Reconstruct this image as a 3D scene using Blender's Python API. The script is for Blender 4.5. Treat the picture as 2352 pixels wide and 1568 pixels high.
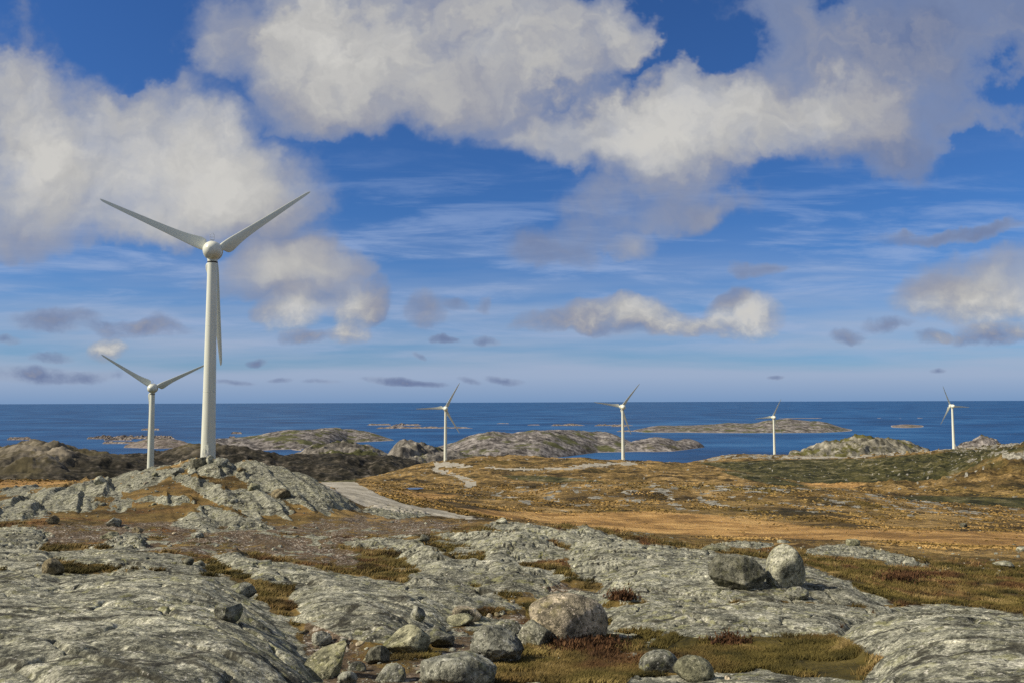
import bpy, bmesh, math, random
import numpy as np
from math import radians, sin, cos, tan, atan2, pi

sc = bpy.context.scene
C = sc.collection
for o in list(bpy.data.objects):
    bpy.data.objects.remove(o)

# ------------------------------------------------------------------ camera
F = 1907.0                       # focal length in units of a 2352 px wide frame
CX, CY = 1176.0, 784.0
HOR = 921.5                      # row of the horizon at mid frame
PITCH = math.atan((HOR - CY) / F)
ROLL = radians(0.195)
EYE = 1.7
SEA = EYE - 250.0

fw = np.array([0, cos(PITCH), sin(PITCH)])
up0 = np.array([0, -sin(PITCH), cos(PITCH)])
rt0 = np.array([1.0, 0, 0])
rt = rt0 * cos(ROLL) - up0 * sin(ROLL)
up = up0 * cos(ROLL) + rt0 * sin(ROLL)

from mathutils import Matrix, Vector
cam = bpy.data.cameras.new("camera")
cam.sensor_width = 36.0
cam.lens = 36.0 * F / 2352.0
cam.clip_start = 0.1
cam.clip_end = 400000.0
camo = bpy.data.objects.new("camera", cam)
C.objects.link(camo)
M = Matrix(((rt[0], up[0], -fw[0], 0), (rt[1], up[1], -fw[1], 0), (rt[2], up[2], -fw[2], EYE), (0, 0, 0, 1)))
camo.matrix_world = M
sc.camera = camo

# ------------------------------------------------------------------ exposure, sun
sc.view_settings.view_transform = 'Standard'
sc.view_settings.look = 'None'
sc.view_settings.exposure = 0.3
sc.view_settings.gamma = 1.0
SUN_EL = radians(38)
SUN_AZ = radians(-104)            # from +Y towards +X: left, a little behind the viewer
sd = Vector((sin(SUN_AZ) * cos(SUN_EL), cos(SUN_AZ) * cos(SUN_EL), sin(SUN_EL)))
sun = bpy.data.lights.new("sun", 'SUN')
sun.energy = 5.0
sun.angle = radians(0.5)
sun.color = (1.0, 0.90, 0.74)
suno = bpy.data.objects.new("sun", sun)
C.objects.link(suno)
suno.rotation_euler = sd.to_track_quat('Z', 'Y').to_euler()
suno.location = (-60, -10, 60)
sc.cycles.use_denoising = False      # the fine grain of rock and heath is kept
sc.cycles.max_bounces = 4
sc.cycles.diffuse_bounces = 2
sc.cycles.glossy_bounces = 2


def unproj(px, py, depth):
    """world point on the view ray of a frame position at forward distance depth"""
    d = fw + rt * ((px - CX) / F) + up * ((CY - py) / F)
    d = d / d[1]
    return np.array([d[0] * depth, depth, d[2] * depth + EYE])


def project(x, y, z):
    z = z - EYE
    zz = y * fw[1] + z * fw[2]
    xx = x * rt[0] + y * rt[1] + z * rt[2]
    yy = x * up[0] + y * up[1] + z * up[2]
    return CX + F * xx / zz, CY - F * yy / zz


# ------------------------------------------------------------------ node helper
class NT:
    def __init__(self, tree):
        self.t = tree
        self.n = tree.nodes
        self.l = tree.links

    def _in(self, sock, v):
        if v is None:
            return
        if isinstance(v, bpy.types.NodeSocket):
            self.l.new(v, sock)
        else:
            try:
                sock.default_value = v
            except Exception:
                if hasattr(v, '__len__') and len(v) == 3:
                    sock.default_value = (*v, 1.0)

    def math(self, op, a, b=None, c=None, clamp=False):
        n = self.n.new('ShaderNodeMath'); n.operation = op; n.use_clamp = clamp
        self._in(n.inputs[0], a); self._in(n.inputs[1], b); self._in(n.inputs[2], c)
        return n.outputs[0]

    def vmath(self, op, a, b=None, c=None):
        n = self.n.new('ShaderNodeVectorMath'); n.operation = op
        self._in(n.inputs[0], a)
        if b is not None:
            if op == 'SCALE':
                self._in(n.inputs['Scale'], b)
            else:
                self._in(n.inputs[1], b)
        if c is not None: self._in(n.inputs[2], c)
        return n.outputs[0]

    def noise(self, vec, scale, detail=4, rough=0.5, dist=0.0, color=False, dim='3D'):
        n = self.n.new('ShaderNodeTexNoise'); n.noise_dimensions = dim
        self._in(n.inputs['Vector'], vec)
        n.inputs['Scale'].default_value = scale; n.inputs['Detail'].default_value = detail
        n.inputs['Roughness'].default_value = rough; n.inputs['Distortion'].default_value = dist
        return n.outputs['Color' if color else 'Fac']

    def voronoi(self, vec, scale, feature='F1', out='Distance', rand=1.0):
        n = self.n.new('ShaderNodeTexVoronoi'); n.feature = feature
        self._in(n.inputs['Vector'], vec)
        n.inputs['Scale'].default_value = scale
        n.inputs['Randomness'].default_value = rand
        return n.outputs[out]

    def ramp(self, fac, stops, interp='LINEAR'):
        n = self.n.new('ShaderNodeValToRGB'); cr = n.color_ramp; cr.interpolation = interp
        while len(cr.elements) > 1: cr.elements.remove(cr.elements[-1])
        for i, (p, c) in enumerate(stops):
            e = cr.elements[0] if i == 0 else cr.elements.new(p)
            e.position = p
            if not hasattr(c, '__len__'): c = (c, c, c)
            e.color = (*c[:3], 1)
        self._in(n.inputs[0], fac)
        return n.outputs[0]

    def mix(self, fac, a, b, mode='MIX'):
        n = self.n.new('ShaderNodeMix'); n.data_type = 'RGBA'; n.blend_type = mode
        self._in(n.inputs[0], fac); self._in(n.inputs[6], a); self._in(n.inputs[7], b)
        return n.outputs[2]

    def mapr(self, v, a, b, c=0.0, d=1.0, smooth=True):
        n = self.n.new('ShaderNodeMapRange'); n.interpolation_type = 'SMOOTHSTEP' if smooth else 'LINEAR'
        self._in(n.inputs[0], v)
        for i, x in enumerate((a, b, c, d)): self._in(n.inputs[i + 1], x)
        return n.outputs[0]

    def mapping(self, vec, loc=(0, 0, 0), rot=(0, 0, 0), scale=(1, 1, 1), vt='POINT'):
        n = self.n.new('ShaderNodeMapping'); n.vector_type = vt
        self._in(n.inputs[0], vec)
        n.inputs[1].default_value = loc; n.inputs[2].default_value = rot; n.inputs[3].default_value = scale
        return n.outputs[0]

    def sep(self, v):
        n = self.n.new('ShaderNodeSeparateXYZ'); self._in(n.inputs[0], v); return n.outputs

    def comb(self, x, y, z=0.0):
        n = self.n.new('ShaderNodeCombineXYZ')
        for i, q in enumerate((x, y, z)): self._in(n.inputs[i], q)
        return n.outputs[0]

    def attr(self, name):
        n = self.n.new('ShaderNodeAttribute'); n.attribute_name = name
        return n

    def pos(self):
        return self.n.new('ShaderNodeNewGeometry').outputs['Position']

    def bump(self, h, strength=0.5, dist=0.05, normal=None):
        n = self.n.new('ShaderNodeBump'); n.inputs['Strength'].default_value = strength
        n.inputs['Distance'].default_value = dist
        self._in(n.inputs['Height'], h)
        if normal is not None: self._in(n.inputs['Normal'], normal)
        return n.outputs[0]


def new_mat(name):
    m = bpy.data.materials.new(name); m.use_nodes = True
    t = m.node_tree
    p = t.nodes['Principled BSDF']
    return m, NT(t), p


# ------------------------------------------------------------------ world: sky and clouds by direction
w = bpy.data.worlds.new("World"); sc.world = w; w.use_nodes = True
w.cycles.sampling_method = 'NONE'
wt = NT(w.node_tree)
bg = w.node_tree.nodes['Background']
BGS = 0.06
bg.inputs['Strength'].default_value = BGS
skyn = w.node_tree.nodes.new('ShaderNodeTexSky')
skyn.sky_type = 'NISHITA'; skyn.sun_disc = False
skyn.sun_elevation = SUN_EL; skyn.sun_rotation = SUN_AZ
skyn.altitude = 300; skyn.air_density = 1.0; skyn.dust_density = 0.4; skyn.ozone_density = 2.0
tc = w.node_tree.nodes.new('ShaderNodeTexCoord')
dirv = tc.outputs['Generated']
dx, dy, dz = wt.sep(dirv)
dyc = wt.math('MAXIMUM', dy, 0.12)
U = wt.math('MULTIPLY', wt.math('DIVIDE', dx, dyc), F / 1000)
V = wt.math('MULTIPLY', wt.math('DIVIDE', dz, dyc), F / 1000)
Vp = wt.math('MAXIMUM', V, 0.0)
P2 = wt.comb(U, V, 0.0)
# clouds get smaller towards the horizon
wa = wt.math('ADD', wt.math('MULTIPLY', Vp, 0.26, None), 0.012)
wn = wt.vmath('SUBTRACT', wt.noise(P2, 4.5, 5, 0.58, color=True), (0.5, 0.5, 0.5))
wn2 = wt.vmath('SUBTRACT', wt.noise(P2, 19.0, 3, 0.6, color=True), (0.5, 0.5, 0.5))
warp = wt.vmath('ADD', wt.vmath('SCALE', wn, wt.math('MULTIPLY', wa, 1.7)), wt.vmath('SCALE', wn2, wt.math('MULTIPLY', wa, 0.22)))
PW = wt.vmath('MULTIPLY', wt.vmath('ADD', P2, warp), (1, 1, 0))

# (centre x, centre y, half width, half height, weight, greyness, tilt)   in frame units of 2352 x 1568
CLOUDS = [
 (60, 300, 330, 230, 1.0, .10, 0), (300, 380, 330, 190, 1.0, .05, 0), (520, 400, 260, 150, .9, .0, -8),
 (120, 480, 380, 110, .8, .25, 0), (480, 490, 240, 90, .6, .45, 0), (0, 180, 180, 110, .6, .25, 0),
 (360, 240, 130, 70, .45, .25, 25), (90, 560, 120, 60, .4, .5, 0), (50, 60, 130, 90, .3, .7, 0),
 (650, 560, 140, 110, .55, .6, 20), (690, 620, 170, 62, .8, .05, 0), (560, 645, 150, 50, .6, .3, 0),
 (790, 640, 90, 50, .4, .55, 0), (760, 600, 70, 60, .35, .5, 0),
 (640, 680, 170, 30, .5, .8, 0),
 (665, 712, 95, 46, .95, .0, 8), (605, 718, 50, 22, .4, .8, 0), (820, 705, 72, 48, .9, .15, 0), (865, 700, 40, 50, .5, .8, 0),
 (700, 772, 75, 22, .7, .7, 0), (805, 765, 60, 28, .9, .15, 0),
 (140, 732, 120, 34, .6, .75, 0), (330, 752, 130, 30, .7, .8, 0), (372, 735, 60, 30, .5, .85, 0),
 (250, 805, 48, 30, .9, .1, 0), (120, 815, 60, 16, .5, .95, 0), (15, 778, 40, 14, .5, .9, 0),
 (985, 715, 60, 46, .7, .65, -20), (1050, 708, 34, 18, .5, .9, -25), (1105, 712, 20, 18, .45, .9, 0),
 (700, 50, 340, 170, .95, .2, 0), (640, 150, 230, 140, .7, .2, 0), (880, 120, 330, 140, 1.0, .05, 0),
 (1080, 60, 330, 150, .9, .35, 0), (1290, 70, 280, 150, .9, .2, 0), (1420, 60, 160, 100, .6, .3, 0),
 (980, 215, 420, 100, .75, .5, 0), (740, 240, 170, 70, .5, .6, -10), (1180, 190, 260, 120, .7, .4, 0),
 (1620, 250, 480, 120, 1.0, .0, 0), (1460, 300, 330, 90, .9, .1, 0), (1780, 270, 330, 120, .9, .1, 0),
 (1240, 320, 200, 60, .7, .25, 0), (1550, 150, 260, 90, .6, .5, 15), (1940, 190, 330, 160, .75, .6, 10),
 (2130, 130, 380, 220, .8, .8, 0), (1800, 50, 240, 160, .75, .65, 0), (2330, 60, 170, 130, .6, .95, 0), (2060, 330, 230, 80, .55, .9, 12),
 (1650, 60, 130, 80, -.6, 0, 20), (1490, 150, 190, 50, -.8, 0, 24), (1280, 235, 170, 40, -.6, 0, 18), (1040, 95, 70, 45, -.55, 0, 0), (1880, 180, 130, 40, -.6, 0, 5), (2300, 210, 100, 80, -.45, 0, 40), (2230, 300, 120, 40, .45, .6, 20), (1960, 20, 50, 110, -.4, 0, 0), (2060, 100, 60, 60, -.35, 0, 0), (560, 110, 60, 150, -.3, 0, 0),
 (1550, 380, 180, 60, .55, .35, 0), (1480, 420, 200, 70, .5, .55, -10), (1380, 475, 140, 80, .55, .45, 0),
 (1600, 480, 170, 50, .5, .55, 8), (1440, 575, 75, 42, .75, .15, 0), (1290, 560, 170, 60, .45, .7, 0), (1480, 520, 90, 50, .5, .4, 0),
 (2290, 640, 260, 90, .95, .3, 10), (2280, 705, 230, 62, .8, .25, 0), (2170, 665, 120, 36, .6, .75, 0),
 (2210, 522, 270, 26, .65, .85, 8), (2290, 772, 120, 30, .7, .9, 4), (2140, 782, 46, 20, .7, .8, 0),
 (2040, 752, 75, 18, .65, .85, 0), (1950, 773, 42, 17, .75, .8, 0),
 (1400, 725, 150, 40, .95, .15, 3), (1280, 738, 120, 24, .7, .5, 3), (1530, 745, 90, 36, .9, .1, 0), (1470, 755, 150, 22, .5, .9, 0),
 (1640, 750, 90, 26, .7, .3, 0), (1710, 725, 100, 52, 1.1, .0, 0), (1680, 688, 52, 26, .6, .9, 18), (1745, 628, 60, 22, .55, .95, 0),
 (900, 874, 75, 12, .65, 1.1, -4), (980, 882, 60, 9, .55, 1.1, 0), (1080, 873, 34, 9, .55, 1.1, -10), (1155, 872, 50, 11, .6, 1.1, -8),
 (540, 873, 60, 9, .55, 1.1, -3), (740, 877, 50, 8, .5, 1.1, 0), (592, 825, 32, 12, .65, 1.0, 0), (650, 872, 34, 8, .5, 1.1, 0),
 (70, 858, 140, 26, .55, .95, 0), (200, 862, 110, 18, .5, 1.0, 0), (1025, 783, 34, 11, .6, 1.0, -8), (1115, 782, 34, 12, .6, 1.0, 0),
 (970, 812, 20, 9, .5, 1.0, -30), (1780, 860, 22, 7, .6, 1.1, 0), (2150, 856, 24, 7, .6, 1.1, 0),
]
S = 0.0; T = 0.0   # coverage, greyness
for (cx, cy, rx, ry, wgt, grey, rot) in CLOUDS:
    q = unproj(cx, cy, 1.0)
    mp = wt.mapping(PW, (q[0] * F / 1000, (q[2] - EYE) * F / 1000, 0), (0, 0, radians(rot)), (rx / 1000 * 1.12, ry / 1000 * 1.12, 1), 'TEXTURE')
    g = wt.n.new('ShaderNodeTexGradient'); g.gradient_type = 'SPHERICAL'
    wt.l.new(mp, g.inputs[0])
    m = wt.math('MULTIPLY', g.outputs['Fac'], wgt * (1.5 if cy > 590 else 1.16))
    S = wt.math('ADD', m, S)
    if grey > 0: T = wt.math('MULTIPLY_ADD', m, grey, T)
# broken cloud over the rest of the sky, behind and beside the view
inside = wt.math('MULTIPLY', wt.math('MULTIPLY', wt.mapr(wt.math('ABSOLUTE', U), 1.8, 1.25), wt.mapr(V, 1.4, 0.98)), wt.mapr(dy, 0.2, 0.4))
oth = wt.mapr(wt.noise(dirv, 2.3, 5, 0.55), 0.36, 0.62, 0.0, 0.85)
S = wt.math('MULTIPLY_ADD', wt.math('SUBTRACT', 1.0, inside), wt.math('MULTIPLY', oth, wt.mapr(dz, 0.0, 0.12)), S)
hi = wt.mapr(V, 0.10, 0.34)
def cloudnoise(off):
    q_ = wt.vmath('ADD', PW, off)
    a_ = wt.noise(q_, 3.8, 7, 0.50)
    b_ = wt.noise(wt.vmath('ADD', wt.vmath('MULTIPLY', q_, (0.8, 1.15, 1)), (5.1, 2.2, 0)), 15.0, 6, 0.60)
    n_ = wt.n.new('ShaderNodeMix'); n_.data_type = 'FLOAT'
    wt._in(n_.inputs[0], hi); wt._in(n_.inputs[2], b_); wt._in(n_.inputs[3], a_)
    return n_.outputs[0]
S0 = S
S = wt.math('MULTIPLY', wt.math('DIVIDE', S, wt.math('ADD', wt.math('MAXIMUM', S, 0.0), 0.85)), 1.52)
fb = cloudnoise((0, 0, 0))
fb2 = cloudnoise((-0.016, 0.020, 0))
fb3 = wt.noise(wt.vmath('ADD', P2, (3.3, 1.7, 0)), 3.4, 5, 0.6)
dens = wt.math('ADD', S, wt.math('MULTIPLY', wt.math('SUBTRACT', fb, 0.512), wt.math('MULTIPLY_ADD', hi, -0.75, 2.1)))
dens = wt.math('ADD', dens, wt.math('MULTIPLY', wt.math('SUBTRACT', fb3, 0.5), wt.math('MULTIPLY', hi, 1.5)))
gate = wt.mapr(S, 0.0, 0.42)
alpha = wt.math('MULTIPLY', wt.mapr(dens, 0.10, 1.18), gate)
veil = wt.math('MULTIPLY', wt.mapr(wt.math('ADD', S, wt.math('MULTIPLY', wt.math('SUBTRACT', fb3, 0.5), 1.4)), 0.05, 0.75), wt.math('MULTIPLY', gate, wt.math('MULTIPLY_ADD', hi, 0.35, 0.30)))
emb = wt.math('SUBTRACT', fb2, fb)
gr = wt.math('DIVIDE', T, wt.math('MAXIMUM', S0, 0.08))
gr = wt.math('ADD', gr, wt.math('MULTIPLY', emb, 1.2))
gr = wt.math('ADD', gr, wt.math('MULTIPLY', wt.math('SUBTRACT', 0.92, wt.math('MINIMUM', dens, 1.3)), 0.55))
gr = wt.math('ADD', gr, wt.math('MULTIPLY', wt.math('SUBTRACT', fb3, 0.47), 1.3))
gr = wt.math('ADD', gr, 0.0, clamp=True)
ccol = wt.ramp(gr, [(0.0, (.61, .60, .575)), (0.24, (.48, .477, .472)), (0.52, (.33, .34, .395)), (1.0, (.15, .20, .35))])
ccol = wt.vmath('SCALE', ccol, 0.80 / BGS)
vcol = tuple(c * .8 / BGS for c in (.30, .345, .46)) + (1,)
# blue sky: the physical sky, tinted deeper
skc = wt.mix(1.0, skyn.outputs[0], (0.38, 0.73, 1.27, 1), 'MULTIPLY')
gm = w.node_tree.nodes.new('ShaderNodeGamma'); gm.inputs[1].default_value = 1.0
wt.l.new(skc, gm.inputs[0])
skc = gm.outputs[0]
# thin high streaks and the pale band low over the sea
st = wt.noise(wt.mapping(P2, rot=(0, 0, radians(-4)), scale=(1.1, 8.5, 1)), 2.2, 7, 0.62, 0.4)
stm = wt.math('MULTIPLY', wt.mapr(st, 0.44, 0.68), wt.math('MULTIPLY', wt.mapr(V, 0.05, 0.16), wt.mapr(V, 0.66, 0.30)))
skc = wt.mix(wt.math('MULTIPLY', stm, 0.62), skc, tuple(c * .8 / BGS for c in (.34, .45, .69)) + (1,))
lb = wt.noise(wt.mapping(P2, scale=(0.8, 9, 1)), 2.0, 4, 0.5)
lowc = wt.ramp(wt.math('MULTIPLY', V, 4.0), [(0.0, tuple(c * .8 / BGS / 10 for c in (.205, .325, .545))), (0.22, tuple(c * .8 / BGS / 10 for c in (.345, .43, .60))), (0.5, tuple(c * .8 / BGS / 10 for c in (.40, .465, .61)))])
lowc = wt.vmath('SCALE', lowc, 10.0)
lbm = wt.math('MULTIPLY', wt.mapr(V, 0.46, 0.05), wt.mapr(wt.math('ADD', lb, wt.mapr(V, 0.10, 0.0)), 0.15, 0.8))
skc = wt.mix(wt.math('MULTIPLY', lbm, 0.92), skc, lowc)
final = wt.mix(alpha, wt.mix(veil, skc, vcol), ccol)
wt.l.new(final, bg.inputs['Color'])


# ------------------------------------------------------------------ numpy noise
def _h(ix, iy, iz, seed):
    a = (ix.astype(np.int64) * 374761393 + iy.astype(np.int64) * 668265263 + iz * 2147483647 + seed * 974634777) & 0xFFFFFFFF
    a = a.astype(np.uint32)
    a = (a ^ (a >> 13)) * np.uint32(1274126177)
    a = a ^ (a >> 16)
    return a


def perlin(x, y, seed=0):
    x = np.asarray(x, dtype=np.float64); y = np.asarray(y, dtype=np.float64)
    xi = np.floor(x); yi = np.floor(y)
    fx = (x - xi).astype(np.float32); fy = (y - yi).astype(np.float32)
    xi = xi.astype(np.int64); yi = yi.astype(np.int64)
    u = fx * fx * fx * (fx * (fx * 6 - 15) + 10); v = fy * fy * fy * (fy * (fy * 6 - 15) + 10)

    def g(ox, oy):
        h = _h(xi + ox, yi + oy, 0, seed)
        a = (h & 1023).astype(np.float32) * np.float32(2 * pi / 1024)
        return np.cos(a) * (fx - ox) + np.sin(a) * (fy - oy)
    n0 = g(0, 0) * (1 - u) + g(1, 0) * u
    n1 = g(0, 1) * (1 - u) + g(1, 1) * u
    return (n0 * (1 - v) + n1 * v) * 1.5


def fbm(x, y, octv=5, seed=0, gain=0.5, lac=2.03):
    s = 0; a = 1.0; t = 0
    for i in range(octv):
        s = s + a * perlin(x, y, seed + i * 17); t += a
        x = x * lac + 13.7; y = y * lac + 7.1; a *= gain
    return s / t


def ridged(x, y, octv=4, seed=0, gain=0.5, lac=2.1):
    s = 0; a = 1.0; t = 0
    for i in range(octv):
        s = s + a * (1 - np.abs(perlin(x, y, seed + i * 17)) * 2); t += a
        x = x * lac + 3.7; y = y * lac + 9.1; a *= gain
    return s / t


def perlin3(p, seed=0):
    i = np.floor(p).astype(np.int64); f = p - i
    u = f * f * f * (f * (f * 6 - 15) + 10)
    r = np.zeros(len(p))
    for dx_ in (0, 1):
        for dy_ in (0, 1):
            for dz_ in (0, 1):
                h = _h(i[:, 0] + dx_, i[:, 1] + dy_, (i[:, 2] + dz_), seed)
                a = (h & 1023) * (2 * pi / 1024); b = ((h >> 10) & 1023) / 511.5 - 1
                s = np.sqrt(np.maximum(0, 1 - b * b))
                gx, gy, gz = np.cos(a) * s, np.sin(a) * s, b
                d = gx * (f[:, 0] - dx_) + gy * (f[:, 1] - dy_) + gz * (f[:, 2] - dz_)
                wx = u[:, 0] if dx_ else 1 - u[:, 0]; wy = u[:, 1] if dy_ else 1 - u[:, 1]; wz = u[:, 2] if dz_ else 1 - u[:, 2]
                r += d * wx * wy * wz
    return r * 1.4


def fbm3(p, octv=4, seed=0, gain=0.5):
    s = 0; a = 1.0; t = 0
    for k in range(octv):
        s = s + a * perlin3(p, seed + 31 * k); t += a; p = p * 2.05 + 5.3; a *= gain
    return s / t


def sstep(a, b, x):
    t = np.clip((x - a) / (b - a), 0, 1)
    return t * t * (3 - 2 * t)


def pchip(xk, yk, x):
    xk = np.asarray(xk, float); yk = np.asarray(yk, float)
    h = np.diff(xk); d = np.diff(yk) / h
    m = np.zeros(len(xk))
    m[0] = d[0]; m[-1] = d[-1]
    for i in range(1, len(xk) - 1):
        if d[i - 1] * d[i] > 0:
            w1 = 2 * h[i] + h[i - 1]; w2 = h[i] + 2 * h[i - 1]
            m[i] = (w1 + w2) / (w1 / d[i - 1] + w2 / d[i])
    i = np.clip(np.searchsorted(xk, x) - 1, 0, len(xk) - 2)
    t = np.clip((x - xk[i]) / h[i], 0, 1)
    return ((1 + 2 * t) * (1 - t) ** 2 * yk[i] + t * (1 - t) ** 2 * h[i] * m[i]
            + t * t * (3 - 2 * t) * yk[i + 1] + t * t * (t - 1) * h[i] * m[i + 1])


def poly_sdf(px, py, poly, ys=2.2, pad=60):
    """signed distance (inside > 0), rows stretched by ys for the slant of the ground"""
    P = np.array(poly, float)
    out = np.full(px.shape, -1e3, np.float32)
    sel = (px > P[:, 0].min() - pad) & (px < P[:, 0].max() + pad) & (py > P[:, 1].min() - pad / ys) & (py < P[:, 1].max() + pad / ys)
    if not sel.any():
        return out
    x = px[sel]; y = py[sel] * ys
    Q = P * np.array([1, ys])
    d2 = np.full(x.shape, 1e12); ins = np.zeros(x.shape, bool)
    n = len(Q)
    for i in range(n):
        a = Q[i]; b = Q[(i + 1) % n]; e = b - a
        t = np.clip(((x - a[0]) * e[0] + (y - a[1]) * e[1]) / (e @ e + 1e-9), 0, 1)
        d2 = np.minimum(d2, (x - a[0] - t * e[0]) ** 2 + (y - a[1] - t * e[1]) ** 2)
        if abs(e[1]) > 1e-9:
            c = ((a[1] > y) != (b[1] > y)) & (x < e[0] * (y - a[1]) / e[1] + a[0])
            ins ^= c
    d = np.sqrt(d2)
    out[sel] = np.where(ins, d, -d)
    return out


# ------------------------------------------------------------------ mesh helpers
def grid_mesh(name, X, Y, Z, mat, attrs=None, facemask=None, smooth=True):
    nr, nc = X.shape
    idx = np.arange(nr * nc).reshape(nr, nc)
    q = np.stack([idx[:-1, :-1], idx[:-1, 1:], idx[1:, 1:], idx[1:, :-1]], -1).reshape(-1, 4)
    if facemask is not None:
        q = q[facemask.reshape(-1)]
    co = np.stack([X, Y, Z], -1).reshape(-1, 3)
    used = np.unique(q)
    remap = np.zeros(nr * nc, np.int64); remap[used] = np.arange(len(used))
    q = remap[q]; co = co[used]
    me = bpy.data.meshes.new(name)
    me.vertices.add(len(co)); me.vertices.foreach_set('co', co.astype(np.float32).ravel())
    me.loops.add(q.size); me.loops.foreach_set('vertex_index', q.astype(np.int32).ravel())
    me.polygons.add(len(q)); me.polygons.foreach_set('loop_start', np.arange(0, q.size, 4, dtype=np.int32))
    me.polygons.foreach_set('use_smooth', np.full(len(q), smooth))
    me.update(calc_edges=True)
    for k, v in (attrs or {}).items():
        a = me.attributes.new(k, 'FLOAT_COLOR', 'POINT')
        a.data.foreach_set('color', v.reshape(-1, 4)[used].astype(np.float32).ravel())
    me.materials.append(mat)
    o = bpy.data.objects.new(name, me); C.objects.link(o)
    return o


def mesh_obj(name, verts, faces, mat, parent=None, smooth=True):
    me = bpy.data.meshes.new(name)
    me.from_pydata([tuple(map(float, v)) for v in verts], [], [tuple(map(int, f)) for f in faces])
    me.update()
    bm = bmesh.new(); bm.from_mesh(me); bmesh.ops.recalc_face_normals(bm, faces=bm.faces); bm.to_mesh(me); bm.free()
    me.polygons.foreach_set('use_smooth', np.full(len(me.polygons), smooth))
    if smooth and len(me.polygons) < 4000: me.set_sharp_from_angle(angle=radians(42))
    me.materials.append(mat)
    o = bpy.data.objects.new(name, me); C.objects.link(o)
    if parent: o.parent = parent
    return o


def tag(o, label=None, cat=None, group=None, kind=None):
    if label: o['label'] = label
    if cat: o['category'] = cat
    if group: o['group'] = group
    if kind: o['kind'] = kind
    return o


# ------------------------------------------------------------------ materials
def rock_color(t, P, fine=1.0, tint=(1, 1, 1), lichen=1.0, streak=.28, speck=.9):
    n1 = t.noise(P, 3.6 * fine, 10, 0.74)
    base = t.ramp(n1, [(.36, (.036, .037, .030)), (.43, (.120, .121, .096)), (.50, (.230, .231, .184)), (.58, (.345, .342, .278)), (.67, (.55, .54, .46))])
    # foliation: narrow pale and dark streaks along the strike of the gneiss
    sv = t.mapping(P, rot=(0.25, 0.1, radians(40)), scale=(1.6, 15, 9))
    n2 = t.noise(sv, 1.7 * fine, 5, 0.68, 0.15)
    base = t.mix(0.5 * streak, base, t.ramp(n2, [(.38, .5), (.5, .97), (.62, 1.4)]), 'MULTIPLY')
    n5 = t.noise(P, 0.45 * fine, 4, 0.6)
    base = t.mix(0.8, base, t.ramp(n5, [(.38, .60), (.5, 1.0), (.60, 1.2)]), 'MULTIPLY')
    n7 = t.noise(t.vmath('ADD', P, (5.1, 2.7, 9.3)), 26 * fine, 5, 0.7)
    base = t.mix(speck, base, t.ramp(n7, [(.36, .38), (.46, .85), (.54, 1.15), (.64, 1.65)]), 'MULTIPLY')
    n8 = t.noise(t.vmath('ADD', P, (1.7, 6.7, 2.3)), 62 * fine, 3, 0.65)
    base = t.mix(speck * .8, base, t.ramp(n8, [(.36, .45), (.5, 1.0), (.63, 1.6)]), 'MULTIPLY')
    n3 = t.noise(P, 15 * fine, 3, 0.6)
    base = t.mix(t.math('MULTIPLY', t.mapr(n3, .54, .62), .85), base, (.06, .062, .05, 1))
    n6 = t.noise(t.vmath('ADD', P, (3.1, 7.7, 1.3)), 30 * fine, 3, 0.65)
    base = t.mix(t.math('MULTIPLY', t.mapr(n6, .60, .68), .8), base, (.60, .58, .53, 1))
    n4 = t.noise(t.vmath('ADD', P, (31.0, 17.0, 5.0)), 8.5 * fine, 4, 0.6)
    n4b = t.noise(t.vmath('ADD', P, (11.0, 57.0, 5.0)), 0.9 * fine, 3, 0.6)
    lm = t.math('MULTIPLY', t.mapr(n4, .53, .60), t.mapr(n4b, .42, .58))
    base = t.mix(t.math('MULTIPLY', lm, .42 * lichen), base, (.30, .30, .125, 1))
    ck = t.noise(P, 1.6, 5, .6, color=True)
    cv = t.vmath('ADD', t.mapping(P, rot=(0, 0, radians(40)), scale=(.32, .95, .6)), t.vmath('SCALE', t.vmath('SUBTRACT', ck, (.5, .5, .5)), .55))
    ve = t.voronoi(cv, .85, 'DISTANCE_TO_EDGE')
    cm = t.math('MULTIPLY', t.mapr(ve, .026, .006), t.mapr(t.noise(P, .7, 3, .5), .40, .52))
    if speck > .6:
        base = t.mix(t.math('MULTIPLY', cm, .82), base, (.030, .028, .022, 1))
    base = t.mix(1.0, base, (*tint, 1), 'MULTIPLY')
    b1 = t.math('ADD', t.noise(P, 6 * fine, 9, 0.68), t.math('MULTIPLY', n7, .35))
    return base, b1, n2


def rock_material(name, tint=(1, 1, 1), lichen=1.0, fine=1.0):
    m, t, p = new_mat(name)
    P = t.pos()
    col, b1, n2 = rock_color(t, P, 1.6 * fine, tint, lichen, 0.4, .45)
    t.l.new(col, p.inputs['Base Color'])
    p.inputs['Roughness'].default_value = 0.9
    p.inputs['Specular IOR Level'].default_value = 0.2
    t.l.new(t.bump(b1, 0.7, 0.05), p.inputs['Normal'])
    return m


# ground: rock, gravel, heath and bog grass selected by the mesh attribute
mat_ground, t, p = new_mat("ground")
P = t.pos()
mk = t.attr('mask'); mr, mg, mb = t.sep(mk.outputs['Vector']); ma = mk.outputs['Alpha']
mk2 = t.attr('mask2'); m2r, m2g, m2b = t.sep(mk2.outputs['Vector'])
rc, rb, _ = rock_color(t, P, 1.0, (.90, .89, .83))
# rock seen at a distance keeps only its broad pattern
rfar = t.ramp(t.noise(P, 0.35, 9, 0.7), [(.40, (.08, .076, .060)), (.5, (.22, .208, .165)), (.60, (.40, .38, .31))])
rc = t.mix(m2b, rc, rfar)
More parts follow.
